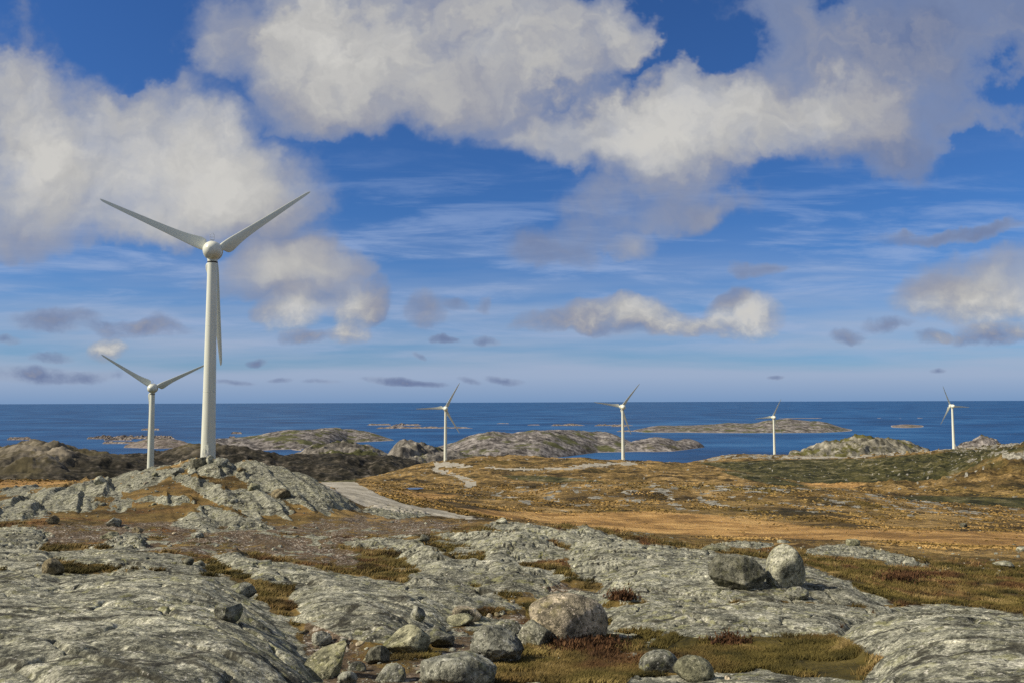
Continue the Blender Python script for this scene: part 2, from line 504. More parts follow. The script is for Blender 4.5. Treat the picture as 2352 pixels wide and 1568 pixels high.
# heath and moss
h1 = t.noise(P, 0.9, 12, 0.72)
h2 = t.noise(P, 0.42, 5, 0.62)
moss = t.ramp(h1, [(.37, (.028, .020, .007)), (.46, (.082, .056, .016)), (.54, (.145, .098, .029)), (.64, (.25, .175, .06))])
rust = t.ramp(h1, [(.37, (.022, .012, .006)), (.46, (.085, .040, .015)), (.55, (.16, .078, .026)), (.65, (.25, .14, .055))])
moss = t.mix(t.mapr(h2, .53, .60), moss, rust)
olive = t.ramp(h1, [(.38, (.020, .018, .005)), (.48, (.070, .055, .013)), (.60, (.15, .115, .033))])
moss = t.mix(m2r, moss, olive)
# moor further off: ochre grass
g1 = t.noise(P, 0.045, 12, 0.68)
g2 = t.noise(t.vmath('ADD', P, (50, 20, 0)), 0.012, 8, 0.6)
moor = t.ramp(g1, [(.40, (.042, .029, .011)), (.47, (.118, .078, .025)), (.53, (.19, .124, .042)), (.61, (.32, .215, .085))])
moor2 = t.ramp(g1, [(.40, (.030, .028, .009)), (.5, (.125, .086, .025)), (.60, (.24, .16, .055))])
moor = t.mix(t.mapr(g2, .50, .66), moor, moor2)
gs = t.noise(t.mapping(P, rot=(0, 0, .2), scale=(1, 2.5, 1)), 0.35, 6, 0.65)
moor = t.mix(.9, moor, t.ramp(gs, [(.40, .40), (.5, 1.0), (.60, 1.45)]), 'MULTIPLY')
heath = t.mix(m2g, moss, moor)
bog = t.ramp(t.noise(P, 0.12, 10, 0.66), [(.40, (.20, .115, .038)), (.5, (.37, .215, .072)), (.60, (.49, .31, .115))])
heath = t.mix(t.mapr(t.math('ADD', mb, t.math('MULTIPLY', t.math('SUBTRACT', g1, .5), 1.9)), .25, .85), heath, bog)
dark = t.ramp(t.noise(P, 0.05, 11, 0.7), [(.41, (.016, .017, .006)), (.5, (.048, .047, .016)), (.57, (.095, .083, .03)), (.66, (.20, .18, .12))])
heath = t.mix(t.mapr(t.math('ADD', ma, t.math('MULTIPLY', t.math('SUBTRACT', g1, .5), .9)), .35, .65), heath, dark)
# gravel: brown grit with pale chips
vd = t.voronoi(P, 26, 'F1', 'Color')
vx, vy, vz = t.sep(vd)
grit = t.ramp(vx, [(.0, (.035, .025, .016)), (.45, (.105, .080, .055)), (.82, (.18, .13, .085)), (.90, (.36, .32, .26)), (1.0, (.52, .48, .40))])
gn = t.noise(P, 0.9, 9, 0.7)
grit = t.mix(t.mapr(gn, .42, .56), grit, t.mix(.75, grit, (.082, .058, .030, 1)))
fn = t.noise(P, 5.0, 6, 0.65)
fn2 = t.math('MULTIPLY', t.math('SUBTRACT', fn, .5), .9)
ground = t.mix(t.mapr(t.math('ADD', mg, fn2), .42, .58), heath, grit)
ground = t.mix(t.mapr(t.math('ADD', mr, t.math('MULTIPLY', fn2, .55)), .44, .56), ground, rc)
t.l.new(ground, p.inputs['Base Color'])
p.inputs['Roughness'].default_value = 0.95
p.inputs['Specular IOR Level'].default_value = 0.15
hb = t.noise(P, 14, 6, 0.7)
bh = t.mix(t.mapr(mr, .4, .6), hb, rb)
bmp = t.bump(bh, 0.6, 0.10)
big = t.noise(P, 0.16, 9, 0.7)
nn = t.n.new('ShaderNodeBump'); nn.inputs['Distance'].default_value = 4.5
t.l.new(big, nn.inputs['Height']); t.l.new(t.math('MULTIPLY', m2g, .55), nn.inputs['Strength'])
t.l.new(bmp, nn.inputs['Normal'])
t.l.new(nn.outputs[0], p.inputs['Normal'])

mat_road, t, p = new_mat("road gravel")
P = t.pos()
rr = t.ramp(t.noise(P, 0.5, 10, 0.7), [(.38, (.22, .20, .155)), (.5, (.33, .305, .24)), (.62, (.43, .40, .33))])
rr = t.mix(t.mapr(t.noise(P, 5, 5, .65), .53, .62), rr, (.19, .17, .13, 1))
rr = t.mix(.7, rr, t.ramp(t.noise(t.mapping(P, rot=(0, 0, radians(52)), scale=(.12, 1.5, 1)), 1.0, 4, .5), [(.40, .72), (.5, 1.0), (.60, 1.2)]), 'MULTIPLY')
t.l.new(rr, p.inputs['Base Color']); p.inputs['Roughness'].default_value = .95; p.inputs['Specular IOR Level'].default_value = .1
t.l.new(t.bump(t.noise(P, 6, 6, .7), .4, .06), p.inputs['Normal'])


def hill_material(name, stops, veg, vegcut, shore=True, scale=0.02, zshade=None, vegcol2=None):
    m, t, p = new_mat(name)
    P = t.pos()
    n = t.noise(P, scale, 12, 0.72)
    rock = t.ramp(n, stops)
    cr = t.noise(t.mapping(P, rot=(0, 0, .6), scale=(3.2, 1, 1)), scale * .9, 9, .68, .5)
    rock = t.mix(.85, rock, t.ramp(cr, [(.40, .45), (.5, 1.0), (.60, 1.3)]), 'MULTIPLY')
    v = t.noise(t.vmath('ADD', P, (400, 100, 0)), scale * .35, 10, .66)
    nz = t.sep(t.n.new('ShaderNodeNewGeometry').outputs['Normal'])[2]
    vm = t.math('ADD', v, t.math('MULTIPLY', t.math('SUBTRACT', nz, .93), .35))
    vg = t.mix(t.mapr(n, .4, .62), (*veg, 1), (*(vegcol2 or [c * 1.9 for c in veg]), 1))
    col = t.mix(t.mapr(vm, vegcut - .03, vegcut + .03), rock, vg)
    if zshade:
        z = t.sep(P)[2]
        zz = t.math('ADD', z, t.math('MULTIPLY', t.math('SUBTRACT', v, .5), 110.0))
        shade_col = t.ramp(t.noise(P, .06, 9, .7), [(.38, (.007, .007, .005)), (.49, (.021, .019, .013)), (.57, (.05, .043, .031)), (.65, (.12, .105, .082))])  # cloud shadow over the lower slopes, painted into the base colour
        col = t.mix(t.mapr(zz, zshade[1], zshade[0]), col, shade_col)
    if shore:
        z = t.sep(P)[2]
        zz = t.math('ADD', z, t.math('MULTIPLY', t.math('SUBTRACT', n, .5), 8.0))
        col = t.mix(t.mapr(zz, SEA + 1.8, SEA + 0.8), col, (.31, .27, .235, 1))
    t.l.new(col, p.inputs['Base Color'])
    p.inputs['Roughness'].default_value = .95; p.inputs['Specular IOR Level'].default_value = .1
    t.l.new(t.bump(t.noise(P, scale * 1.4, 9, .62), .7, 5.0), p.inputs['Normal'])
    return m


GREY = [(.40, (.045, .040, .036)), (.47, (.115, .104, .094)), (.53, (.18, .163, .147)), (.61, (.28, .258, .232))]
mat_isle = hill_material("island rock", GREY, (.062, .058, .026), .60)
mat_isle_g = hill_material("island rock with turf", GREY, (.056, .057, .025), .565)
mat_isle_p = hill_material("low skerry rock", [(.38, (.085, .07, .058)), (.5, (.16, .135, .115)), (.62, (.27, .235, .20))], (.075, .07, .035), .62)
mat_darkhill = hill_material("heath hill with painted cloud shade", [(.34, (.05, .045, .032)), (.47, (.115, .10, .07)), (.58, (.18, .155, .115)), (.70, (.28, .25, .19))],
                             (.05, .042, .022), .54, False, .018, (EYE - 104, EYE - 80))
mat_midhill = hill_material("bare grey hill", [(.38, (.05, .046, .039)), (.48, (.115, .105, .088)), (.56, (.175, .16, .135)), (.65, (.26, .24, .20))],
                            (.035, .036, .014), .53, True, .02)
mat_hump = hill_material("green grey hill", [(.38, (.06, .056, .042)), (.47, (.145, .135, .10)), (.55, (.215, .20, .155)), (.64, (.31, .29, .235))],
                         (.055, .052, .018), .52, False, .03)

mat_sea, t, p = new_mat("sea water")
P = t.pos()
sw = t.noise(t.mapping(P, rot=(0, 0, .25), scale=(.8, 1.0, 1)), 0.0014, 10, .66)
sc_col = t.ramp(sw, [(.36, (.003, .034, .105)), (.46, (.005, .050, .150)), (.54, (.009, .070, .19)), (.63, (.025, .105, .24))])
t.l.new(sc_col, p.inputs['Base Color'])
p.inputs['Roughness'].default_value = .42
p.inputs['IOR'].default_value = 1.33
p.inputs['Specular IOR Level'].default_value = .16
wv = t.noise(t.mapping(P, rot=(0, 0, .3), scale=(.6, 1, 1)), .05, 8, .62)
t.l.new(t.bump(wv, .5, 3.0), p.inputs['Normal'])

mat_paint, t, p = new_mat("turbine paint")
P = t.n.new('ShaderNodeTexCoord').outputs['Object']
n = t.noise(t.mapping(P, scale=(1, 1, .12)), .9, 6, .6)
t.l.new(t.ramp(n, [(.3, (.60, .61, .50)), (.6, (.68, .69, .57))]), p.inputs['Base Color'])
p.inputs['Roughness'].default_value = .28; p.inputs['Specular IOR Level'].default_value = .5
mat_steel, t, p = new_mat("galvanised steel")
n = t.noise(t.n.new('ShaderNodeTexCoord').outputs['Object'], 6, 4, .6)
t.l.new(t.ramp(n, [(.3, (.36, .37, .36)), (.7, (.55, .55, .52))]), p.inputs['Base Color'])
p.inputs['Roughness'].default_value = .5; p.inputs['Metallic'].default_value = .3
mat_gap, t, p = new_mat("dark seal")
n = t.noise(t.n.new('ShaderNodeTexCoord').outputs['Object'], 5, 3, .6)
t.l.new(t.ramp(n, [(.3, (.03, .03, .03)), (.7, (.06, .06, .055))]), p.inputs['Base Color'])
p.inputs['Roughness'].default_value = .8

# ------------------------------------------------------------------ the ground sheet
PXC = [-300, 0, 250, 480, 700, 850, 1000, 1150, 1300, 1500, 1700, 1900, 2100, 2352, 2650]
ROWS = [
 (3.2, [1770, 1770, 1770, 1775, 1790, 1800, 1800, 1800, 1800, 1795, 1790, 1785, 1775, 1770, 1770]),
 (4.6, [1525, 1530, 1530, 1540, 1580, 1588, 1590, 1590, 1585, 1580, 1575, 1568, 1550, 1535, 1530]),
 (6.5, [1415, 1415, 1415, 1425, 1462, 1475, 1482, 1486, 1484, 1480, 1475, 1465, 1440, 1427, 1425]),
 (9.0, [1335, 1335, 1338, 1345, 1370, 1386, 1396, 1402, 1404, 1402, 1400, 1402, 1402, 1398, 1402]),
 (13., [1284, 1284, 1286, 1292, 1306, 1320, 1326, 1330, 1328, 1322, 1316, 1335, 1372, 1390, 1400]),
 (18., [1256, 1256, 1263, 1270, 1281, 1286, 1280, 1277, 1275, 1272, 1288, 1308, 1335, 1355, 1370]),
 (26., [1222, 1222, 1228, 1232, 1240, 1241, 1234, 1224, 1217, 1246, 1274, 1283, 1300, 1315, 1325]),
 (38., [1182, 1182, 1188, 1192, 1197, 1206, 1207, 1209, 1213, 1238, 1255, 1263, 1278, 1290, 1298]),
 (52., [1155, 1142, 1104, 1062, 1108, 1170, 1188, 1200, 1211, 1230, 1245, 1250, 1263, 1273, 1280]),
 (62., [1135, 1125, 1112, 1078, 1114, 1148, 1178, 1195, 1215, 1228, 1240, 1243, 1255, 1264, 1270]),
 (78., [1108, 1107, 1105, 1098, 1112, 1122, 1164, 1188, 1222, 1226, 1232, 1234, 1245, 1255, 1262]),
 (92., [1110, 1110, 1108, 1106, 1107, 1108, 1154, 1182, 1213, 1217, 1220, 1222, 1232, 1243, 1250]),
 (125., [1122, 1122, 1120, 1116, 1114, 1120, 1148, 1170, 1190, 1196, 1200, 1203, 1211, 1222, 1230]),
 (180., [1125, 1125, 1120, 1096, 1118, 1121, 1135, 1150, 1160, 1164, 1166, 1166, 1178, 1192, 1200]),
 (255., [1128, 1126, 1118, 1064, 1118, 1115, 1126, 1122, 1114, 1113, 1115, 1123, 1152, 1172, 1182]),
 (340., [1132, 1130, 1124, 1110, 1122, 1112, 1121, 1124, 1121, 1120, 1121, 1127, 1146, 1163, 1170]),
 (450., [1136, 1134, 1130, 1124, 1124, 1107, 1107, 1108, 1107, 1109, 1113, 1118, 1117, 1100, 1080]),
 (560., [1140, 1137, 1134, 1130, 1124, 1103, 1094, 1095, 1094, 1097, 1105, 1112, 1110, 1024, 1000]),
 (720., [1142, 1140, 1136, 1132, 1122, 1099, 1080, 1078, 1077, 1082, 1092, 1104, 1085, 1040, 1020]),
 (970., [1135, 1132, 1130, 1126, 1118, 1098, 1061, 1048, 1054, 1061, 1084, 1084, 1060, 1040, 1030]),
 (1150., [1125, 1122, 1120, 1118, 1114, 1102, 1066, 1052, 1058, 1066, 1066, 1066, 1046, 1030, 1025]),
 (1380., [1115, 1112, 1110, 1108, 1108, 1104, 1076, 1062, 1064, 1072, 1044, 1049, 1035, 1019, 1012]),
 (1650., [1110, 1108, 1108, 1106, 1106, 1104, 1085, 1074, 1076, 1082, 1056, 1057, 1046, 1030, 1024]),
 (2200., [1120] * 15),
 (3200., [1085] * 15),
]
colpx = np.concatenate([np.linspace(-1500, -280, 60, endpoint=False), np.arange(-280, 2640, 1.9), np.linspace(2640, 4000, 60)])
lr = np.concatenate([np.arange(math.log(2.6), math.log(13.5), .0036), np.arange(math.log(13.5), math.log(72), .0056), np.arange(math.log(72), math.log(3200), .0095)])
dep = np.exp(lr)
NR, NC = len(dep), len(colpx)
K = len(ROWS)
zc = np.zeros((K, NC))
pxcl = np.clip(colpx, -300, 2650)
for k, (d, pys) in enumerate(ROWS):
    pyc = pchip(PXC, pys, pxcl)
    for_d = fw[None] + rt[None] * ((pxcl - CX) / F)[:, None] + up[None] * ((CY - pyc) / F)[:, None]
    zc[k] = for_d[:, 2] / for_d[:, 1] * d
lk = np.log([r[0] for r in ROWS])
Z = np.zeros((NR, NC))
for c in range(NC):
    Z[:, c] = pchip(lk, zc[:, c], np.clip(lr, lk[0], lk[-1]))
Z += EYE
Yg = np.repeat(dep[:, None], NC, 1)
Xg = Yg * ((colpx - CX) / F)[None, :] * (1.0 / cos(PITCH))
D = Yg
PXg, PYg = project(Xg, Yg, Z)

# outlines of the bare rock slabs: (height m, edge width m, outline)
SLABS = [
 (.60, 1.0, [(-400, 1335), (0, 1306), (110, 1303), (150, 1322), (330, 1312), (420, 1318), (520, 1325), (560, 1352), (600, 1392), (640, 1420), (672, 1455), (700, 1500), (740, 1568), (720, 1900), (-400, 1900)]),
 (.14, .25, [(122, 1272), (200, 1262), (300, 1262), (430, 1290), (466, 1296), (440, 1305), (330, 1308), (230, 1290), (150, 1290)]),
 (.16, .25, [(-300, 1210), (0, 1214), (60, 1208), (110, 1225), (90, 1250), (40, 1258), (-300, 1270)]),
 (.20, .25, [(-300, 1262), (0, 1262), (70, 1258), (120, 1275), (100, 1296), (0, 1300), (-300, 1310)]),
 (.55, .8, [(490, 1272), (540, 1272), (600, 1290), (671, 1295), (774, 1319), (890, 1336), (1014, 1346), (1082, 1358), (1168, 1377), (1190, 1394), (1041, 1405), (1014, 1429), (894, 1477), (842, 1474), (774, 1449), (735, 1432), (690, 1400), (669, 1372), (682, 1345), (594, 1330), (530, 1300)]),
 (.32, .45, [(798, 1247), (877, 1237), (962, 1244), (1014, 1272), (1058, 1293), (1113, 1295), (1185, 1297), (1305, 1326), (1253, 1343), (1178, 1355), (1075, 1341), (952, 1337), (930, 1329), (969, 1312), (945, 1285), (904, 1258), (853, 1258)]),
 (.40, .6, [(1014, 1229), (1099, 1222), (1209, 1222), (1253, 1240), (1308, 1275), (1260, 1286), (1178, 1288), (1118, 1295), (1123, 1266), (1096, 1257)]),
 (.42, .8, [(1120, 1205), (1150, 1197), (1236, 1209), (1300, 1222), (1342, 1209), (1418, 1240), (1500, 1253), (1602, 1266), (1710, 1279), (1840, 1300), (1930, 1333), (2043, 1384), (2000, 1392), (1900, 1380), (1800, 1376), (1640, 1380), (1540, 1376), (1442, 1382), (1390, 1372), (1378, 1360), (1392, 1336), (1318, 1312), (1308, 1280), (1320, 1250), (1250, 1230)]),
 (.30, .5, [(1384, 1400), (1440, 1388), (1540, 1382), (1640, 1386), (1800, 1384), (1900, 1388), (2000, 1400), (2040, 1392), (1950, 1420), (1915, 1455), (1790, 1457), (1630, 1461), (1490, 1443), (1410, 1424)]),
 (.45, .8, [(1915, 1458), (1950, 1424), (2050, 1396), (2151, 1388), (2251, 1396), (2352, 1415), (2800, 1450), (2800, 1900), (1980, 1900), (1992, 1560), (2032, 1508), (1972, 1478)]),
 (.10, .15, [(1450, 1560), (1600, 1550), (1740, 1545), (1990, 1565), (1980, 1700), (1400, 1700)]),
 (.10, .15, [(1700, 1555), (1740, 1540), (1800, 1548), (1900, 1562), (1860, 1600)]),
 (.30, .4, [(1858, 1264), (1905, 1253), (1952, 1252), (2012, 1262), (2062, 1276), (2030, 1282), (1940, 1274), (1880, 1272)]),
 (.25, .3, [(2008, 1270), (2072, 1278), (2122, 1297), (2088, 1299), (2040, 1290)]),
 (.2, .3, [(1640, 1250), (1700, 1244), (1770, 1250), (1740, 1256)]),
 # the knoll below the great turbine
 (.50, .5, [(544, 1062), (580, 1060), (650, 1075), (725, 1098), (770, 1130), (812, 1166), (740, 1166), (680, 1150), (600, 1122), (548, 1094)]),
 (.38, .4, [(444, 1119), (500, 1120), (640, 1150), (668, 1176), (610, 1180), (500, 1152)]),
 (.38, .4, [(458, 1165), (480, 1162), (560, 1188), (625, 1212), (540, 1214), (470, 1190)]),
 (.30, .4, [(400, 1206), (440, 1178), (462, 1182), (500, 1204), (470, 1216)]),
 (.34, .4, [(390, 1090), (425, 1090), (500, 1114), (500, 1124), (440, 1118)]),
 (.45, .5, [(64, 1140), (110, 1122), (160, 1120), (222, 1156), (200, 1172), (110, 1170), (90, 1160)]),
 (.40, .5, [(-200, 1180), (0, 1175), (35, 1147), (75, 1152), (108, 1181), (60, 1190), (-200, 1200)]),
 (.40, .5, [(160, 1118), (230, 1100), (266, 1130), (250, 1136), (200, 1140)]),
 (.40, .5, [(300, 1100), (350, 1082), (420, 1075), (400, 1086), (370, 1098), (350, 1112), (300, 1125), (262, 1128)]),
 (.32, .4, [(310, 1150), (350, 1140), (420, 1140), (440, 1150), (400, 1156), (330, 1148)]),
 (.35, .4, [(420, 1066), (470, 1056), (530, 1060), (540, 1085), (500, 1095), (440, 1080)]),
 (.20, .3, [(240, 1245), (300, 1225), (330, 1232), (322, 1256), (270, 1252)]),
 (.25, .3, [(840, 1172), (862, 1162), (960, 1170), (980, 1182), (900, 1188)]),
]


def slab_field(PX, PY, near):
    s = np.full(PX.shape, -1e3, np.float32)
    hgt = np.zeros(PX.shape, np.float32)
    wx = fbm(Xg[near] * 2.2, Yg[near] * 2.2, 4, 5) * 1.0
    scale = D[near] / F
    for (h, wd, poly) in SLABS:
        q = poly_sdf(PX, PY, poly)
        m = q > -900
        if not m.any(): continue
        dm = (q[m] + 7.0) * scale[m]
        dmw = dm + wx[m] * .12 * np.clip(D[near][m] / 10, .5, 3)
        lim = wd * np.clip(D[near][m] / 10, .5, 3)
        hh = h * np.clip(D[near][m] / 10, .6, 2.5) ** .7 * (1 - np.exp(-np.maximum(dmw, 0) / lim * 1.6))
        hgt[m] = np.maximum(hgt[m], hh)
        s[m] = np.maximum(s[m], dmw / (lim * .5))
    return s, hgt


nearrow = dep < 66
nr_ = int(nearrow.sum())
NS = np.s_[:nr_, :]
s0, h0 = slab_field(PXg[NS], PYg[NS], NS)
x, y = Xg[NS], Yg[NS]
rockm = sstep(-.25, .35, s0)
# broad humps, plucked steps and cracks of ice-worn gneiss
nf = sstep(66, 45, D[NS])
ca, sa = cos(radians(40)), sin(radians(40))
xs = x * ca - y * sa; ys_ = x * sa + y * ca                      # along / across the strike
amp = np.clip(D[NS] / 9, .7, 2.2)
roll_ = fbm(xs * .35, ys_ * .8, 4, 11)
steps = ridged(xs * .55, ys_ * 2.3, 4, 21, .55)
crack = np.abs(perlin(x * .75 + .3 * fbm(x * 2, y * 2, 3, 3), y * .75, 40))
crack2 = np.abs(perlin(xs * .5 + .15 * fbm(x * 3, y * 3, 3, 4), ys_ * 1.6, 43))
crk = -np.exp(-(crack / .025) ** 2) * .05 - np.exp(-(crack2 / .035) ** 2) * .045
fine = fbm(x * 4.5, y * 4.5, 5, 31, .6)
relief = amp * (.115 * roll_ + .034 * steps * sstep(14, 6, D[NS]) + .026 * fine * sstep(13, 6, D[NS])) + amp * crk
# slaty knoll: tilted sharp ledges
kn = sstep(30, 40, D[NS]) * sstep(900, 760, PXg[NS])
kx = x * .45 - y * .89; ky = x * .89 + y * .45
tt = ky * .60 + fbm(kx * .05, ky * .25, 4, 51) * 1.6
saw = (tt - np.floor(tt)); saw = np.where(saw < .82, saw / .82, (1 - saw) / .18)
ledge = (saw - .5) * .95 + ridged(kx * .09, ky * 1.0, 3, 61, .5) * .45 + fbm(kx * .25, ky * .7, 4, 66, .5) * .35
knrock = sstep(.02, .22, fbm(kx * .06, ky * .36, 5, 71, .55) + .10 * (saw - .4) - .10 * sstep(1150, 1190, PYg[NS]))
flat = sstep(1215, 1188, PYg[NS])
rockm = np.maximum(rockm, knrock * kn * flat * .95)
Z[NS] += h0 * .60 - .10 * sstep(20, 10, D[NS])
Z[NS] += np.where(kn > 0, 0, 0)
Z[NS] += rockm * relief * (1 - kn * .75) + kn * flat * ledge * (.15 + .85 * rockm) * .25
# soft ground between the slabs
heathn = fbm(x * .5, y * .5, 5, 81, .55) * .14 + fbm(x * 3.2, y * 3.2, 4, 91, .6) * .045 * sstep(24, 10, D[NS])
Z[NS] += (1 - rockm) * heathn * np.clip(D[NS] / 12, .6, 2.2) * (1 - .5 * kn)

# middle distance: hummocky moor
FSL = np.s_[nr_ - 120:, :]
xf, yf, df = Xg[FSL], Yg[FSL], D[FSL]
win = sstep(26, 70, df)
fm = fbm(xf * .018, yf * .018, 6, 101, .5)
fm2 = fbm(xf * .09, yf * .09, 5, 111, .55)
Z[FSL] += win * (fm * np.clip(df * .008, .2, 5.5) + fm2 * np.clip(df * .0042, .15, 2.2))
fr = ridged(xf * .02 + .3 * fm, yf * .035, 5, 121, .55)
hillw = sstep(330, 520, df) * sstep(1750, 2100, PXg[FSL])
Z[FSL] += hillw * (fr - .55) * 7.5

PXg, PYg = project(Xg, Yg, Z)
# smooth beds for the roads are cut below; first which faces they take
ROADS = [
 (48, 130, [(730, 1104), (771, 1130), (838, 1163), (900, 1173), (986, 1182), (1079, 1193), (1118, 1191), (986, 1166), (908, 1151), (867, 1132), (832, 1113), (806, 1104), (770, 1098)]),
 (48, 130, [(1393, 1224), (1430, 1225), (1472, 1231), (1440, 1237), (1415, 1236)]),
 (330, 1250, [(986, 1076), (1010, 1087), (1042, 1094), (1066, 1105), (1068, 1126), (1092, 1126), (1096, 1103), (1068, 1091), (1030, 1082), (1010, 1075), (1030, 1070), (1066, 1070), (1066, 1060), (994, 1060), (998, 1070)]),
 (500, 1250, [(1020, 1068), (1079, 1068), (1153, 1072), (1228, 1075), (1302, 1070), (1357, 1063), (1394, 1060), (1450, 1058), (1468, 1066), (1376, 1071), (1302, 1077), (1228, 1081), (1153, 1078), (1079, 1073), (1020, 1074)]),
 (800, 1650, [(1790, 1045), (1849, 1048), (1961, 1045), (2072, 1036), (2165, 1027), (2180, 1023), (2262, 1023), (2262, 1029), (2165, 1032), (2072, 1041), (1961, 1050), (1849, 1054), (1790, 1050)]),
]
road = np.zeros((NR, NC), bool)
for (d0, d1, poly) in ROADS:
    r0 = np.searchsorted(dep, d0); r1 = np.searchsorted(dep, d1)
    q = poly_sdf(PXg[r0:r1], PYg[r0:r1], poly, 1.0, 20)
    # only what is in view from the crest side: first surface met along each column
    vis = PYg[r0:r1] <= np.minimum.accumulate(PYg, 0)[r0:r1] + 2.5
    q = q + 5.0 * fbm(Xg[r0:r1] * 60 / d1, Yg[r0:r1] * 30 / d1, 4, 191)
    road[r0:r1] |= (q > 0) & vis
# level the bed a little
for it in range(3):
    Zs = Z.copy()
    Zs[1:-1] = (Z[:-2] + Z[1:-1] * 2 + Z[2:]) / 4
    Zs[:, 1:-1] = (Zs[:, :-2] + Zs[:, 1:-1] * 2 + Zs[:, 2:]) / 4
    Z = np.where(road, Zs, Z)
PXg, PYg = project(Xg, Yg, Z)
PYmin = np.minimum.accumulate(PYg, 0)
VIS = PYg <= PYmin + .6

# ---- cover masks at the vertices
rock = np.zeros((NR, NC), np.float32); grav = rock.copy(); orange = rock.copy(); darkm = rock.copy(); oliv = rock.copy(); far = rock.copy()
s1, _ = slab_field(PXg[NS], PYg[NS], NS)
rr_ = sstep(-.5, .5, s1)
kn = sstep(30, 40, D[NS]) * sstep(900, 760, PXg[NS]) * sstep(1215, 1188, PYg[NS])
knr = sstep(.05, .16, fbm(kx * .06, ky * .36, 5, 71, .55) + .10 * (saw - .4) - .10 * sstep(1150, 1190, PYg[NS]))
rock[NS] = np.maximum(rr_, knr * kn)
# scattered ledges in the heath
sl = fbm(x * .55, y * .55, 6, 131, .6)
rock[NS] = np.maximum(rock[NS], sstep(.10, .2, sl) * .92 * sstep(1185, 1230, PYg[NS]) * (1 - .8 * sstep(1500, 1700, PXg[NS])))
GRAVEL = [[(0, 1215), (150, 1195), (420, 1195), (640, 1200), (830, 1180), (1000, 1190), (1120, 1195), (1050, 1215), (960, 1240), (860, 1235), (790, 1250), (840, 1270), (820, 1310), (700, 1290), (560, 1268), (420, 1285), (300, 1258), (120, 1250)],
          [(700, 1420), (900, 1480), (1100, 1420), (1210, 1400), (1210, 1480), (1090, 1530), (980, 1568), (960, 1700), (740, 1700), (690, 1480)],
          [(1190, 1340), (1300, 1330), (1390, 1380), (1280, 1390), (1190, 1375)],
          ]
gf = np.zeros((nr_, NC), np.float32)
for g in GRAVEL:
    q = poly_sdf(PXg[NS], PYg[NS], g)
    gf = np.maximum(gf, sstep(-30, 30, q))
grav[NS] = gf * (.62 + .7 * fbm(x * .8, y * .8, 4, 141))
# olive turf right of the big boulder and in the wet hollows
TURF = [[(1390, 1440), (1640, 1462), (1900, 1462), (1975, 1480), (2032, 1510), (1992, 1566), (1700, 1545), (1540, 1500), (1390, 1480)],
        [(800, 1265), (905, 1258), (950, 1290), (970, 1312), (920, 1332), (870, 1325), (760, 1300)],
        [(1010, 1260), (1095, 1258), (1125, 1266), (1110, 1292), (1058, 1290)], [(960, 1500), (1080, 1470), (1120, 1500), (980, 1520)]]
ov = np.zeros((nr_, NC), np.float32)
for g in TURF:
    ov = np.maximum(ov, sstep(-12, 12, poly_sdf(PXg[NS], PYg[NS], g)))
oliv[NS] = np.maximum(ov, .5 * sstep(.05, .3, fbm(x * .3, y * .3, 4, 151)))
# middle distance
far[:] = sstep(22, 55, D)
fx, fy = Xg, Yg
crest = sstep(40, 0, np.abs(D - 255)) * sstep(1000, 1080, PXg)
nz1 = fbm(fx * .16, fy * .11, 6, 161, .62)
nz2 = fbm(fx * .03, fy * .02, 4, 171, .55)
bias = .30 - .20 * sstep(110, 20, np.abs(D - 235)) * sstep(1000, 1100, PXg) - .10 * sstep(300, 700, D) * (nz2 + .3)
mid = sstep(40, 70, D) * sstep(2600, 800, D)
rock = np.maximum(rock, sstep(bias, bias + .09, nz1) * mid * np.where(D < 140, .9 * sstep(.05, .2, nz2), 1))
# craggy hill on the right and the crest under the far turbines
hr = sstep(420, 520, D) * sstep(2050, 2200, PXg) * .3 + sstep(1250, 1350, D) * sstep(1560, 1620, PXg) + sstep(880, 980, D) * .3
rock = np.maximum(rock, np.clip(hr, 0, 1) * sstep(.0, .12, fbm(fx * .05, fy * .05, 6, 181, .6) + .05))
BOG = [(80, 170, [(1050, 1165), (1300, 1180), (1500, 1172), (1750, 1195), (1900, 1212), (2352, 1222), (2700, 1240), (2700, 1258), (2352, 1252), (1950, 1243), (1700, 1232), (1480, 1222), (1300, 1205), (1100, 1180)]),
       (90, 300, [(880, 1126), (1000, 1132), (1060, 1136), (1000, 1148), (920, 1142)]),
       (380, 760, [(1849, 1106), (1920, 1104), (1995, 1108), (1960, 1119), (1860, 1117)]),
       (66, 120, [(-200, 1102), (0, 1104), (230, 1100), (260, 1110), (100, 1122), (-200, 1130)])]
for (d0, d1, poly) in BOG:
    r0 = np.searchsorted(dep, d0); r1 = np.searchsorted(dep, d1)
    q = poly_sdf(PXg[r0:r1], PYg[r0:r1], poly, 2.2)
    orange[r0:r1] = np.maximum(orange[r0:r1], sstep(-18, 14, q))
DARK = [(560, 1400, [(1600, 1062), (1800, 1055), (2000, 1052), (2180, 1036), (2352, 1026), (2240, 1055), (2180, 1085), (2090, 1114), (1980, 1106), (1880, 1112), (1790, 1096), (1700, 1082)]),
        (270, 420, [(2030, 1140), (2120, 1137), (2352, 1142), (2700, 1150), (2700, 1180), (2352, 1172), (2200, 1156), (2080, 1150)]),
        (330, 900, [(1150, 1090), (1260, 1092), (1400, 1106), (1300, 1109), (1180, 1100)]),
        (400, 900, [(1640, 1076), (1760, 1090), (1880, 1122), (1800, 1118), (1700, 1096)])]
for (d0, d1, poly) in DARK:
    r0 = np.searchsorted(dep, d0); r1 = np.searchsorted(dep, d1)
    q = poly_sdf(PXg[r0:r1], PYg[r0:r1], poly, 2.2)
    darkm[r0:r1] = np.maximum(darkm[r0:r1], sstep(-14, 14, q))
hillr = sstep(440, 520, D) * sstep(2080, 2200, PXg)
